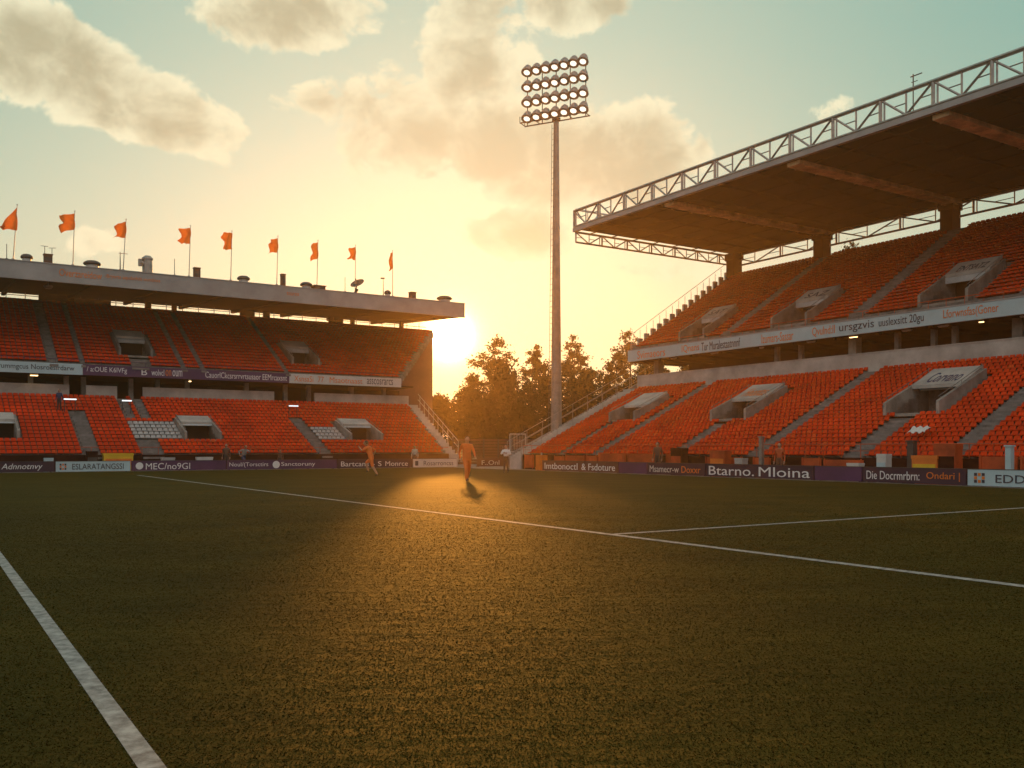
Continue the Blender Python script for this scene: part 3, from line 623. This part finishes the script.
for k in (0, .9):
    m.wbar(P+Z3*27.25-bd*2.75+bn*k, P+Z3*27.25+bd*2.85+bn*k, .05)
    m.wbar(P+Z3*27.75-bd*2.75+bn*k, P+Z3*27.25-bd*2.75+bn*k, .03)
for k in (-2.7, -1.4, 0, 1.4, 2.8): m.wbar(P+Z3*27.25+bd*k, P+Z3*27.25+bd*k+bn*.9, .035)
m.build('lamp_frame', M['darksteel'], mast)
lampM = lensM = None; tilt = (bn*.46-Z3*.89).normalized()
for i in range(4):
    for j in range(7):
        c = P+Z3*(27.92+i*1.23)+bd*((j-3)*.80)+bn*.25
        if lampM is None:
            x = tilt.cross(Z3).normalized(); fr = Fr((0,0,0), x, tilt.cross(x), tilt); b = MB(fr)
            b.lathe([(.12,-.40),(.26,-.36),(.34,-.16),(.40,.06),(.46,.20),(.46,.26),(.33,.27),(.26,.24),(.22,.05)], 14)
            b.wbar(fr.p(0,0,-.2), fr.p(0,0,-.2)+Z3*.30, .13, 8, .08); b.wbar(Vector((0,0,0)), -bn*.3, .05)
            lp = b.build('lamp', M['housing'], mast, base=(0,0,0), smooth=False); lp.parent = mast
            b = MB(fr); b.lathe([(.02,.20),(.2,.19),(.25,.245),(.25,.255),(.2,.21),(.02,.22)], 14)
            ln = b.build('lens', M['lampon'], base=(0,0,0)); ln.parent = lp; lampM, lensM = lp, ln
        else:
            lp = lampM.copy(); COL.objects.link(lp); lp.parent = mast; ln = lensM.copy(); COL.objects.link(ln); ln.parent = lp
        ln.location = (0,0,0); lp.location = c-P

# ------------------------------------------------------------------ strip lights, and things at the foot of the stands
def strip_light(a, b, label, w=.5):
    z = ll(b); t = thing('strip_light', label, 'lamp', LS.fr.p(a, b, z)); t['group'] = 'lit strip lights in the far stand'
    m = LS.mb(); m.bar((a-w*.8,b,z), (a-w*.8,b,z+.9), .03); m.bar((a+w*.8,b,z), (a+w*.8,b,z+.9), .03); m.build('post', M['darksteel'], t)
    m = LS.mb(); m.box(a-w, a+w, b-.12, b+.06, z+.88, z+.96); m.build('casing', M['darksteel'], t)
    m = LS.mb(); m.box(a-w*.95, a+w*.95, b-.15, b-.122, z+.86, z+.94); m.build('tube', M['ledbar'], t)
strip_light(8.65, 6.9, 'lit white strip light above the leftmost aisle stairs', .42); strip_light(12.3, 6.9, 'shorter lit strip light left of the central stairs', .34); strip_light(24.4, 6.7, 'lit strip light at the head of the third aisle', .4)
def crate(name, label, cat, fr, a, b, w, d, h, mk, z=0.004, lid=None, group=None):
    t = thing(name, label, cat, fr.p(a, b, z), group); m = MB(fr)
    m.box(a-w, a+w, b-d, b+d, z, z+h); m.box(a-w*1.04, a+w*1.04, b-d*1.05, b+d*1.05, z+h*.88, z+h); m.build('body', M[mk], t)
    m = MB(fr); m.box(a-w*.9, a+w*.9, b-d*1.0-.03, b-d-.003, z+h*.35, z+h*.7); m.build('front_panel', M[lid or 'darksteel'], t)
TR = -1.0                                    # the walkway between boards and wall
crate('equipment_box', 'yellow equipment box behind the pale blue left board', 'box', LS.fr, 10.4, TR, .85, .3, 1.12, 'yellow', lid='orange')
crate('equipment_box', 'dark red box standing left of the yellow box', 'box', LS.fr, 8.9, TR, .3, .3, 1.25, 'maroon')
crate('equipment_box', 'small pale blue box beside the foot of the left aisle', 'box', LS.fr, 6.5, TR, .25, .2, .85, 'ltblue', lid='whiteboard')
crate('equipment_box', 'white box on the plain purple stretch of the far boards', 'box', LS.fr, 15.7, TR, .5, .2, .86, 'whiteboard', lid='greyseat')
crate('equipment_box', 'small grey box right of the central stairs foot', 'box', LS.fr, 13.4, TR, .4, .2, .84, 'greyseat')
crate('equipment_box', 'white cube box behind the board reading Die Docrmrbrn', 'box', RS.fr, 24.2, TR, .22, .2, 1.2, 'whiteboard', lid='ltblue')
crate('equipment_box', 'small pale box behind the letters of Btarno', 'box', RS.fr, 32.2, TR, .25, .2, .95, 'greyseat')
crate('equipment_box', 'orange box with dark bag shape behind the orange Ondari word', 'box', RS.fr, 22.2, TR, .55, .25, 1.15, 'orange', lid='yellow')
crate('equipment_box', 'flat white box low by the Die Docrmrbrn board start', 'box', RS.fr, 25.6, TR, .3, .2, .80, 'whiteboard')
crate('equipment_box', 'orange red cabinet by the central aisle foot of right stand', 'box', RS.fr, 33.6, TR, .5, .25, 1.3, 'redpanel', lid='orange')
crate('equipment_box', 'dark red cabinet between two aisles of right stand', 'box', RS.fr, 36.6, TR, .4, .25, 1.45, 'maroon', lid='redpanel')
crate('equipment_box', 'tall orange cabinet near the right edge aisle foot', 'box', RS.fr, 21.4, TR+.1, .45, .25, 1.6, 'redpanel', lid='maroon')
for lab, a, h, w, mk in (('grey marker post behind the gap between Btarno and Mloina', 30.9, 1.95, .09, 'greysteel'), ('pale post behind the right pale blue board', 18.9, 1.5, .11, 'ltblue'), ('dark post beside the orange cabinet near the right edge', 22.9, 1.7, .14, 'darksteel')):
    t = thing('marker_post', lab, 'post', RS.fr.p(a, TR, 0)); m = RS.mb(); m.box(a-w, a+w, TR-w, TR+w, .004, h); m.box(a-w*1.3, a+w*1.3, TR-w*1.3, TR+w*1.3, h, h+.06); m.box(a-w*2, a+w*2, TR-w*2, TR+w*2, .004, .05); m.build('shaft', M[mk], t)
p = uv(33.9, 49.4); t = thing('padded_post', 'orange padded post at the far end of the right boards', 'post', p); m = MB(Fr(p, D3, E3)); m.box(-.32, .32, -.25, .25, .004, 1.0); m.box(-.34, .34, -.27, .27, .12, .22); m.build('padding', M['orange'], t)
m = MB(Fr(p, D3, E3)); m.bar((0,0,.9), (0,0,1.15), .06); m.build('post_cap', M['steel'], t)
# banner laid on the seats of the lower right tier
b0 = 1.35; t = thing('banner', 'crumpled white banner laid on the lower seats of right stand', 'banner', RS.fr.p(24.3, b0, rl(b0))); m = RS.mb(); nx = 10
for i in range(nx+1):
    for j in range(5):
        a = 23.9+.85*i/nx; b = b0+j*.13; m.v.append(RS.fr.p(a+.03*math.sin(j*2), b, rl(b)+.45+.05*math.sin(i*1.7+j)))
for i in range(nx):
    for j in range(4): q = i*5+j; m.f.append((q, q+1, q+6, q+5)); m.m.append(0)
o = m.build('cloth', M['whiteboard'], t, fix=False); sd = o.modifiers.new('Solid', 'SOLIDIFY'); sd.thickness = .01
# gate frame between the stands
gp = uv(37.2, 58.4); t = thing('gate', 'pale steel pipe gate in the gap between the stands', 'gate', gp); m = MB(Fr(gp, E3, D3))
for x in (0, 1.4): m.bar((x,0,0), (x,0,2.5), .045)
m.bar((0,0,2.5), (1.4,0,2.5), .045); m.bar((0,0,1.2), (1.4,0,1.2), .03); m.build('gate_frame', M['steel'], t)
m = MB(Fr(gp, E3, D3))
for i in range(9): m.bar((.14+i*.14,0,.1), (.14+i*.14,0,2.45), .012)
m.build('gate_leaf', M['steel'], t)
fp = uv(40, 64); t = thing('fence', 'dark slatted fence closing the gap beneath the trees', 'fence', fp); m = MB(Fr(fp, E3, D3))
for i in range(9): m.box(-4.6+i*1.4, -4.5+i*1.4, -.05, .05, 0, 2.2)
m.build('fence_post', M['darksteel'], t)
m = MB(Fr(fp, E3, D3))
for k in range(9): m.box(-4.6, 6.8, .055, .08, .15+k*.23, .33+k*.23)
m.build('slat_panel', M['brownc'], t)

# ------------------------------------------------------------------ people
def person(label, loc, h, face, J, cols, group=None, skip_shoes=False):
    """J: joints in heights, x = the person's right, y = forward, z = up; one skinned body, materials by the nearest limb"""
    j = {k: Vector(v)*h for k, v in J.items()}
    bones = [('pelvis','belly',.085,.080),('belly','chest',.080,.092),('chest','neck',.092,.040),('neck','headb',.036,.045),('headb','headt',.056,.050)]
    for s in 'RL':
        bones += [('chest','sh'+s,.07,.042),('sh'+s,'el'+s,.036,.027),('el'+s,'wr'+s,.026,.018),('wr'+s,'ha'+s,.019,.022),
                  ('pelvis','hip'+s,.075,.062),('hip'+s,'kn'+s,.060,.040),('kn'+s,'an'+s,.038,.025),('an'+s,'to'+s,.026,.020)]
    names = ['pelvis']; rad = {'pelvis': .085}; edges = []
    for a, b, r0, r1 in bones:
        if b not in names: names.append(b); rad[b] = r1
        edges.append((names.index(a), names.index(b)))
    me = bpy.data.meshes.new('tmp'); me.from_pydata([j[n] for n in names], edges, []); o = bpy.data.objects.new('tmp', me); COL.objects.link(o)
    sk = o.modifiers.new('Skin', 'SKIN'); lay = me.skin_vertices[0].data if me.skin_vertices else None
    if lay is None:
        bm = bmesh.new(); bm.from_mesh(me); bm.verts.layers.skin.verify(); bm.to_mesh(me); bm.free(); lay = me.skin_vertices[0].data
    for n, d in zip(names, lay): r = rad[n]*h; d.radius = (r, r*(.78 if n in ('pelvis','belly','chest') else 1)); d.use_root = (n == 'pelvis')
    ss = o.modifiers.new('Sub', 'SUBSURF'); ss.levels = ss.render_levels = 2
    dg = bpy.context.evaluated_depsgraph_get(); body = bpy.data.meshes.new_from_object(o.evaluated_get(dg)); bpy.data.objects.remove(o)
    bm = bmesh.new(); bm.from_mesh(body)
    hd = j['headb'].lerp(j['headt'], .5); fw = Vector((0,1,0))
    def blob(c, r, sc=(1,1,1)):
        res = bmesh.ops.create_icosphere(bm, subdivisions=2, radius=r); 
        for v in res['verts']: v.co = Vector((v.co.x*sc[0], v.co.y*sc[1], v.co.z*sc[2]))+c
    blob(hd+Vector((0,.008*h,.004*h)), .058*h, (.84, 1, 1.15)); blob(hd+fw*.063*h+Z3*-.004*h, .011*h, (.8, 1.2, 1.3))
    for s in (-1, 1): blob(hd+Vector((s*.05*h, -.004*h, 0)), .013*h, (.5, .9, 1.3))
    for s in 'RL':                            # four fingers and a thumb on each hand
        dr = (j['ha'+s]-j['wr'+s]).normalized(); sd = dr.cross(Vector((0,1,0)) if abs(dr.y) < .8 else Z3).normalized()
        for q in range(5):
            st = j['ha'+s]+sd*(q-1.5)*.0095*h if q < 4 else j['wr'+s]+sd*.018*h
            d2 = (dr*(.8 if q < 4 else .6)+sd*((q-1.5)*.08 if q < 4 else .7)+fw*.25).normalized(); ln = (.036, .042, .040, .030, .034)[q]*h
            tmp = MB(); mid = st+d2*ln*.55; tmp.wbar(st, mid, .0055*h, 6, .005*h); tmp.wbar(mid, mid+(d2+fw*.5).normalized()*ln*.5, .005*h, 6, .0035*h)
            vs = [bm.verts.new(v) for v in tmp.v]
            for f in tmp.f: bm.faces.new([vs[i] for i in f])
    bm.normal_update(); bm.to_mesh(body); bm.free()
    seg = [(j[a], j[b], a, b) for a, b, _, _ in bones]
    slot = {k: i for i, k in enumerate(('skin', 'top', 'low', 'shoe'))}
    sleeve = cols.get('sleeve', 'long'); lowl = cols.get('leg', 'long')
    def region(c):
        best = min(seg, key=lambda s: (lambda t: (s[0].lerp(s[1], t)-c).length)(max(0, min(1, (c-s[0]).dot(s[1]-s[0])/max(1e-6, (s[1]-s[0]).length_squared)))))
        b = best[3]
        if b in ('headb', 'headt') or b.startswith('ha'): return 0
        if b.startswith('to'): return 3
        if b.startswith('wr'): return 1 if sleeve == 'long' else 0
        if b.startswith('an'): return 2 if lowl in ('long', 'sock') else 0
        if b.startswith('kn') or b.startswith('hip'): return 2
        if b == 'belly' and c.z < j['belly'].z-.01*h: return 2
        return 1
    for m_ in (M['skin'], M[cols['top']], M[cols['low']], M['boot']): body.materials.append(m_)
    for p_ in body.polygons: p_.material_index = region(Vector(p_.center)); p_.use_smooth = True
    root = thing('person', label, 'person', loc, group, face)
    zmin = min(v.co.z for v in body.vertices)
    bo = bpy.data.objects.new('body', body); COL.objects.link(bo); bo.parent = root; bo.location = (0,0,-zmin+.0)
    hm = bmesh.new(); bmesh.ops.create_icosphere(hm, subdivisions=2, radius=.063*h)
    for v in hm.verts: v.co = Vector((v.co.x*.86, v.co.y*.98-.010*h, v.co.z*1.05+.012*h))+hd
    bmesh.ops.delete(hm, geom=[v for v in hm.verts if v.co.y-hd.y > .022*h and v.co.z-hd.z < .035*h or v.co.z-hd.z < -.03*h], context='VERTS')
    hme = bpy.data.meshes.new('hair'); hm.to_mesh(hme); hm.free(); hme.materials.append(M['hair']); ho = bpy.data.objects.new('hair', hme); COL.objects.link(ho); ho.parent = root; ho.location = bo.location
    return root
STAND = dict(pelvis=(0,0,.53), belly=(0,.005,.61), chest=(0,.0,.73), neck=(0,.0,.835), headb=(0,.01,.89), headt=(0,.012,.945), shR=(.105,0,.795), shL=(-.105,0,.795), elR=(.14,-.02,.63), elL=(-.14,-.02,.63),
             wrR=(.145,.03,.48), wrL=(-.145,.03,.48), haR=(.145,.05,.43), haL=(-.145,.05,.43), hipR=(.05,0,.49), hipL=(-.05,0,.49), knR=(.06,.012,.27), knL=(-.06,.012,.27), anR=(.065,-.005,.04), anL=(-.065,-.005,.04), toR=(.075,.075,.018), toL=(-.075,.075,.018))
def pose(**k): d = dict(STAND); d.update(k); return d
WALK = pose(knR=(.06,.10,.29), anR=(.07,.13,.045), toR=(.08,.21,.022), knL=(-.06,-.03,.28), anL=(-.07,-.15,.07), toL=(-.075,-.085,.025), elR=(.15,-.09,.64), wrR=(.14,-.05,.50), haR=(.135,-.02,.455), elL=(-.15,.05,.64), wrL=(-.13,.15,.54), haL=(-.125,.195,.52))
RUN = pose(pelvis=(0,-.02,.52), chest=(0,.07,.71), belly=(0,.02,.60), neck=(0,.11,.81), headb=(0,.135,.86), headt=(0,.15,.915), shR=(.105,.07,.775), shL=(-.105,.09,.775), elR=(.17,-.06,.70), wrR=(.16,.0,.58), haR=(.155,.04,.55), elL=(-.17,.17,.68), wrL=(-.12,.26,.76), haL=(-.11,.29,.80),
           hipR=(.05,-.02,.485), hipL=(-.05,-.02,.485), knR=(.06,.17,.38), anR=(.06,.10,.17), toR=(.065,.17,.13), knL=(-.05,-.07,.28), anL=(-.05,-.20,.08), toL=(-.05,-.14,.03))
ARMS = pose(elR=(.18,.03,.66), wrR=(.06,.10,.70), haR=(.02,.11,.715), elL=(-.18,.03,.66), wrL=(-.07,.11,.68), haL=(-.03,.12,.70), knR=(.05,.02,.27), knL=(-.045,-.01,.27), anL=(-.05,-.07,.05), toL=(-.05,.0,.02), anR=(.05,.04,.04), toR=(.05,.12,.02))
def at(px, py): Y = CH*F/(py-HY); return ((px-512)/F*Y, Y)
x, y = at(467, 481.5); person('player in orange kit striding across the pitch below the sun', (x, y, .012), 1.98, R(205), WALK, dict(top='kit', low='kit', sleeve='long', leg='long'))
x, y = at(371, 476.5); person('player in orange kit running in front of the Bartcans board', (x, y, .012), 1.95, R(75), RUN, dict(top='kit', low='kit', sleeve='short', leg='bare'))
x, y = at(506, 473.0); person('man in white shirt and dark trousers at the gap between stands', (x, y, .012), 1.66, R(160), ARMS, dict(top='shirt', low='trousers'))
def bystander(fr, a, label, h, top, low, face, P=STAND, b=-.75): q = fr.p(a, b, 0); person(label, (q.x, q.y, .004), h, face, P, dict(top=top, low=low))
bystander(LS.fr, 17.2, 'dark clothed person behind the far boards, left of a grey clothed one', 1.75, 'brownc', 'trousers', R(180))
bystander(LS.fr, 18.35, 'grey clothed person bending beside the dark clothed one', 1.75, 'greycloth', 'navy', R(230), RUN)
bystander(LS.fr, 31.2, 'person in pale grey top at the narrow white board', 1.65, 'greyseat', 'brownc', R(180))
bystander(LS.fr, 20.9, 'dark clothed person low behind the Sanctoruny lettering', 1.35, 'brownc', 'trousers', R(170))
bystander(RS.fr, 38.6, 'dark clothed person behind the Msamecr board', 1.8, 'brownc', 'trousers', R(150))
bystander(RS.fr, 30.0, 'person in orange bib behind the Mloina lettering', 1.72, 'redpanel', 'brownc', R(140))
bystander(RS.fr, 18.0, 'person in navy behind the right pale blue board', 1.75, 'navy', 'navy', R(120))
q = LS.fr.p(8.0, 7.0, ll(7.0)+.06); person('spectator in dark blue standing beside the leftmost strip light', (q.x, q.y, q.z), 1.5, R(180), STAND, dict(top='navy', low='trousers'))

# ------------------------------------------------------------------ trees
def tree(label, x, y, h, w, seed, mk='leaf', crown0=.3, dens=1.0, gap=.5, nleaf=46, ls=.34, group='trees beyond the stands'):
    rn = random.Random(seed); nr = np.random.default_rng(seed); base = Vector((x, y, 0)); t = thing('tree', label, 'tree', base, group)
    m = MB(); lean = Vector((rn.uniform(-.04,.04)*h, rn.uniform(-.04,.04)*h, 0)); tr = .016*h+.08; pts = [base+lean*q*q+Z3*(h*.82*q) for q in (0, .15, .3, .5, .7, .85, 1)]
    for i in range(6): m.wbar(pts[i], pts[i+1], tr*(1-i/6.6), 8, tr*(1-(i+1)/6.6))
    C = []; nb = int(18*dens)+9
    for i in range(nb):
        q = crown0+(.97-crown0)*rn.random()**.85; k = (q-crown0)/(1-crown0); st = base+lean*q*q+Z3*(h*.8*q)
        rad = w/2*(math.sin(min(1, k*.92+.16)*math.pi)**.55)*rn.uniform(.62, 1.06); an = rn.random()*6.283
        en = st+Vector((math.cos(an)*rad, math.sin(an)*rad, h*rn.uniform(.02,.12))); md = st.lerp(en, .5)+Z3*rn.uniform(-.02,.03)*h
        m.wbar(st, md, tr*.32*(1.1-k), 5, tr*.22*(1.1-k)); m.wbar(md, en, tr*.22*(1.1-k), 5, .02)
        for c, f in ((en, 1), (md, .8), (st.lerp(md, .6), .6)):
            for _ in range(2): C.append((c+Vector((rn.gauss(0,1), rn.gauss(0,1), rn.gauss(0,.7)))*w*.055, w*rn.uniform(.07,.135)*f))
    for _ in range(int(34*dens)):              # clumps through the crown's volume
        q = crown0+(1-crown0)*rn.random(); k = (q-crown0)/(1-crown0); an = rn.random()*6.283
        rad = w/2*(math.sin(min(1, k*.90+.14)*math.pi)**.5)*rn.random()**.45*.95
        C.append((base+lean*q*q+Z3*(h*(.06+.90*q))+Vector((math.cos(an)*rad, math.sin(an)*rad, 0)), w*rn.uniform(.06,.12)))
    for _ in range(4): C.append((pts[-1]+Vector((rn.gauss(0,.05)*w, rn.gauss(0,.05)*w, rn.uniform(-.02,.12)*h)), w*.09))
    m.build('trunk', M['bark'], t)
    V = []
    for c, r in C:
        n = int(nleaf*(.7+.6*rn.random())); d = nr.standard_normal((n, 3)); d /= np.linalg.norm(d, axis=1)[:,None]; p = np.array(c)+d*(r*np.abs(nr.normal(0,.72,(n,1))))*np.array([1,1,.8])
        a = nr.standard_normal((n,3)); a /= np.linalg.norm(a, axis=1)[:,None]; b = np.cross(a, nr.standard_normal((n,3))); b /= np.linalg.norm(b, axis=1)[:,None]; s = ls*(.5+.7*nr.random((n,1)))
        V.append(np.stack([p-a*s*.5, p+b*s*.28, p+a*s*.5, p-b*s*.28], 1))
    V = np.concatenate(V)-np.array(base); n = len(V); me = bpy.data.meshes.new('crown'); me.from_pydata(V.reshape(-1,3).tolist(), [], np.arange(n*4).reshape(-1,4).tolist())
    me.materials.append(M[mk]); me.update(); o = bpy.data.objects.new('crown', me); COL.objects.link(o); o.parent = t
def tx(px, Y): return (px-512)/F*Y
def th(py, Y): return CH+(HY-py)/F*Y
for lab, px, py, Y, w, mk, c0, dn in (
    ('round crowned tree just right of the sun', 497, 333, 118, 8.2, 'leaf', .3, 1.3), ('slim pointed tree between the sun and the floodlight mast', 533, 336, 116, 4.2, 'leaf2', .2, 1.0), ('tall open tree directly behind the floodlight mast', 574, 329, 118, 6.4, 'leaf2', .4, .9),
    ('full rounded tree touching the corner of right stand', 630, 325, 120, 7.4, 'leaf2', .35, 1.2), ('small leafy tree peeping over the end balustrade', 657, 343, 122, 4.2, 'leaf2', .3, .6),
    ('dense low tree below the sun glare', 470, 372, 108, 8, 'leaf', .08, 1.6), ('dense low tree under the round crowned tree', 505, 362, 110, 9, 'leaf', .06, 1.7), ('dense low tree left of the mast foot', 543, 360, 108, 8.5, 'leaf', .06, 1.7),
    ('dense low tree right of the mast foot', 582, 366, 106, 8, 'leaf', .06, 1.6), ('bushy low tree above the end stairs', 612, 362, 110, 7, 'leaf2', .06, 1.5), ('bushy low tree behind the corner of right stand', 648, 358, 112, 8, 'leaf', .06, 1.5),
    ('bushy tree seen through the open concourse', 690, 352, 118, 8, 'leaf', .06, 1.4), ('low shrubby tree behind the fence', 520, 402, 92, 7, 'leaf', .04, 1.3), ('low shrubby tree behind the gate', 480, 400, 96, 7, 'leaf', .04, 1.3), ('low shrubby tree beside the mast base', 575, 405, 90, 6, 'leaf', .04, 1.2), ('low dark tree at the end of the far stand', 440, 392, 110, 8, 'leaf', .04, 1.4)):
    k = 1.0 if Y > 100 else 1.0
    tree(lab, tx(px, Y*k), Y*k, th(py, Y*k), w*k, int(px*7+py), mk, c0, dn, ls=.30*k+.06, nleaf=60)
for lab, px, py, Y, w in (('broad tree seen through the gap under the right roof', 848, 234, 84, 6.0), ('small tree top left of the second roof column', 822, 243, 88, 3.4), ('small tree top under the roof right of the broad one', 880, 244, 82, 3.0)):
    tree(lab, tx(px, Y), Y, th(py, Y), w, int(px), 'leaf2', .45, 1.0, ls=.3)

# ------------------------------------------------------------------ sun, sky, air
SAZ, SEL = math.atan2(449-512, F), math.atan2(HY-336, math.hypot(449-512, F))
SD = Vector((math.sin(SAZ)*math.cos(SEL), math.cos(SAZ)*math.cos(SEL), math.sin(SEL)))
sl = bpy.data.lights.new('sun', 'SUN'); sl.energy = 4.0; sl.angle = R(1.2); sl.color = (1, .38, .055)
so = bpy.data.objects.new('sun', sl); COL.objects.link(so); so.rotation_euler = SD.to_track_quat('Z', 'Y').to_euler()
W = bpy.data.worlds.new('World'); SC.world = W; W.use_nodes = True; nt = W.node_tree; nt.nodes.clear(); N = nt.nodes.new; L = nt.links.new
def val(x): return x
def sock(i, x):
    if isinstance(x, (int, float)): i.default_value = x
    elif isinstance(x, (tuple, list)): i.default_value = x if len(i.default_value) == len(x) else (*x, 1)
    else: L(x, i)
def mth(op, *a, clamp=False):
    n = N('ShaderNodeMath'); n.operation = op; n.use_clamp = clamp
    for i, x in enumerate(a): sock(n.inputs[i], x)
    return n.outputs[0]
def vdot(a, b):
    n = N('ShaderNodeVectorMath'); n.operation = 'DOT_PRODUCT'; sock(n.inputs[0], a); n.inputs[1].default_value = b; return n.outputs['Value']
def sstep(x, lo, hi):
    n = N('ShaderNodeMapRange'); n.interpolation_type = 'SMOOTHSTEP'; sock(n.inputs[0], x); n.inputs[1].default_value = lo; n.inputs[2].default_value = hi; return n.outputs[0]
def cmix(f, a, b, t='MIX'):
    n = N('ShaderNodeMix'); n.data_type = 'RGBA'; n.blend_type = t; sock(n.inputs[0], f); sock(n.inputs[6], a); sock(n.inputs[7], b); return n.outputs[2]
tc = N('ShaderNodeTexCoord'); nm = N('ShaderNodeVectorMath'); nm.operation = 'NORMALIZE'; L(tc.outputs['Generated'], nm.inputs[0]); DIR = nm.outputs[0]
cosang = vdot(DIR, tuple(SD)); ang = mth('MULTIPLY', mth('ARCCOSINE', mth('MINIMUM', cosang, .999999)), 57.2958)
el = vdot(DIR, (0, 0, 1))
sky = N('ShaderNodeTexSky'); sky.sky_type = 'NISHITA'; sky.sun_disc = False; sky.sun_elevation = SEL; sky.sun_rotation = SAZ; sky.dust_density = 2.5; sky.air_density = 1.2
nish = cmix(1.0, sky.outputs[0], (.016, .016, .014), 'MULTIPLY')
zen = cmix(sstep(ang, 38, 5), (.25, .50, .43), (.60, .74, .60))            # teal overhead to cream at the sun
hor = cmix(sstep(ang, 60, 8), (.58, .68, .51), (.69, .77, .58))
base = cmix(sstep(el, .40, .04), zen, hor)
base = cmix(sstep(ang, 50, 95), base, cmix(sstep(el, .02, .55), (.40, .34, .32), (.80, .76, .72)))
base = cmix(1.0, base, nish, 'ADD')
def cdir(px, py): return Vector(((px-512)/F, 1, (HY-py)/F)).normalized()
CL = [(55,60,165,54,-14,.95),(150,100,95,42,-20,.8),(285,18,120,34,8,.75),(395,125,72,62,-25,.85),(475,60,62,95,10,1.0),(530,150,95,60,-15,.95),(630,165,88,62,-12,1.0),(515,233,62,27,0,.9),(575,8,62,26,-5,.85),(838,108,26,17,10,.45),(703,150,18,24,0,.7),(640,272,55,12,0,.45),(90,238,40,16,10,.4),(330,105,46,20,0,.55),(700,236,70,40,-10,.35)]
mask = None
for px, py, rx, ry, rot, stg in CL:
    c = cdir(px, py); rt = Vector((c.y, -c.x, 0)).normalized(); up = rt.cross(c)
    r_ = rt*math.cos(R(rot))+up*math.sin(R(rot)); u_ = up*math.cos(R(rot))-rt*math.sin(R(rot))
    sc = c.y
    X_ = vdot(DIR, tuple(r_/(rx/F*sc))); Y_ = vdot(DIR, tuple(u_/(ry/F*sc)))
    d2 = mth('ADD', mth('MULTIPLY', X_, X_), mth('MULTIPLY', Y_, Y_))
    k = mth('MULTIPLY', mth('SUBTRACT', stg, mth('MULTIPLY', d2, stg*.8)), sstep(vdot(DIR, tuple(c)), .3, .5))
    mask = k if mask is None else mth('MAXIMUM', mask, k)
mask = mth('MAXIMUM', mask, -1.2)
def fbm(scale, off, detail=10, rough=.56, dist=.3):
    mp_ = N('ShaderNodeMapping'); mp_.inputs['Scale'].default_value = (1, 1, 1.25); mp_.inputs['Location'].default_value = off; L(DIR, mp_.inputs[0])
    n = N('ShaderNodeTexNoise'); n.inputs['Scale'].default_value = scale; n.inputs['Detail'].default_value = detail; n.inputs['Roughness'].default_value = rough; n.inputs['Distortion'].default_value = dist
    L(mp_.outputs[0], n.inputs['Vector']); return n.outputs['Fac']
f1 = fbm(15, (3.1, 0, 1.7)); f2 = fbm(15, (3.1-.012, 0, 1.7+.020))
dens = mth('ADD', mask, mth('MULTIPLY', mth('SUBTRACT', f1, .5), 2.6))
dens2 = mth('ADD', mask, mth('MULTIPLY', mth('SUBTRACT', f2, .5), 2.6))
alpha = sstep(dens, .18, .46)
thick = sstep(dens2, .15, 1.15)
ccol = cmix(thick, (1.06, 1.04, .73), (.55, .53, .35))
ccol = cmix(mth('MULTIPLY', sstep(ang, 24, 4), .5), ccol, (.92, .90, .60))
col = cmix(mth('MULTIPLY', alpha, .92), base, ccol)
# aureole round the sun
g1 = mth('MULTIPLY', mth('EXPONENT', mth('MULTIPLY', ang, -1/.42)), 60.0)
g2 = mth('MULTIPLY', mth('EXPONENT', mth('MULTIPLY', ang, -1/6.0)), .16)
col = cmix(1.0, col, cmix(1.0, (1, .80, .42), mth('ADD', g1, g2), 'MULTIPLY'), 'ADD')
col = cmix(sstep(el, -.0, -.06), col, (.05, .045, .035))
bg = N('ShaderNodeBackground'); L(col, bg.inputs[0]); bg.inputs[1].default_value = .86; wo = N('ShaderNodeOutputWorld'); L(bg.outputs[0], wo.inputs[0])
W.cycles.sampling_method = 'MANUAL'; W.cycles.sample_map_resolution = 1024
# air
hb = MB(); hb.box(-300, 300, -120, 300, -1.0, 38); hz = hb.build('haze', [], fix=True); hz['kind'] = 'stuff'; tag(hz, 'thin warm evening haze filling the stadium air', 'haze')
hm = bpy.data.materials.new('haze'); nt2 = nodes(hm); o = nt2.nodes.new('ShaderNodeOutputMaterial'); pv = nt2.nodes.new('ShaderNodeVolumePrincipled')
pv.inputs['Color'].default_value = (.96, .72, .44, 1); pv.inputs['Density'].default_value = .0008; pv.inputs['Anisotropy'].default_value = .72; pv.inputs['Density Attribute'].default_value = ''
nt2.links.new(pv.outputs[0], o.inputs['Volume']); hz.data.materials.append(hm)

# ------------------------------------------------------------------ camera and render
cam = bpy.data.cameras.new('camera'); co = bpy.data.objects.new('camera', cam); COL.objects.link(co); SC.camera = co
cam.sensor_width = 36; cam.lens = F/1024*36; cam.shift_y = (HY-384)/1024; cam.clip_start = .1; cam.clip_end = 2000
co.location = (0, 0, CH); co.rotation_euler = (R(90), 0, 0)
SC.render.engine = 'CYCLES'; cy = SC.cycles; cy.use_denoising = True
try: cy.denoiser = 'OPENIMAGEDENOISE'
except Exception: pass
cy.max_bounces = 6; cy.diffuse_bounces = 3; cy.glossy_bounces = 2; cy.transmission_bounces = 3; cy.volume_bounces = 1; cy.transparent_max_bounces = 4
cy.caustics_reflective = False; cy.caustics_refractive = False; cy.sample_clamp_indirect = 6
vs = SC.view_settings; vs.view_transform = 'Standard'; vs.look = 'None'; vs.exposure = 0; vs.gamma = 1; vs.use_curve_mapping = False
SC.render.resolution_x = 1024; SC.render.resolution_y = 768
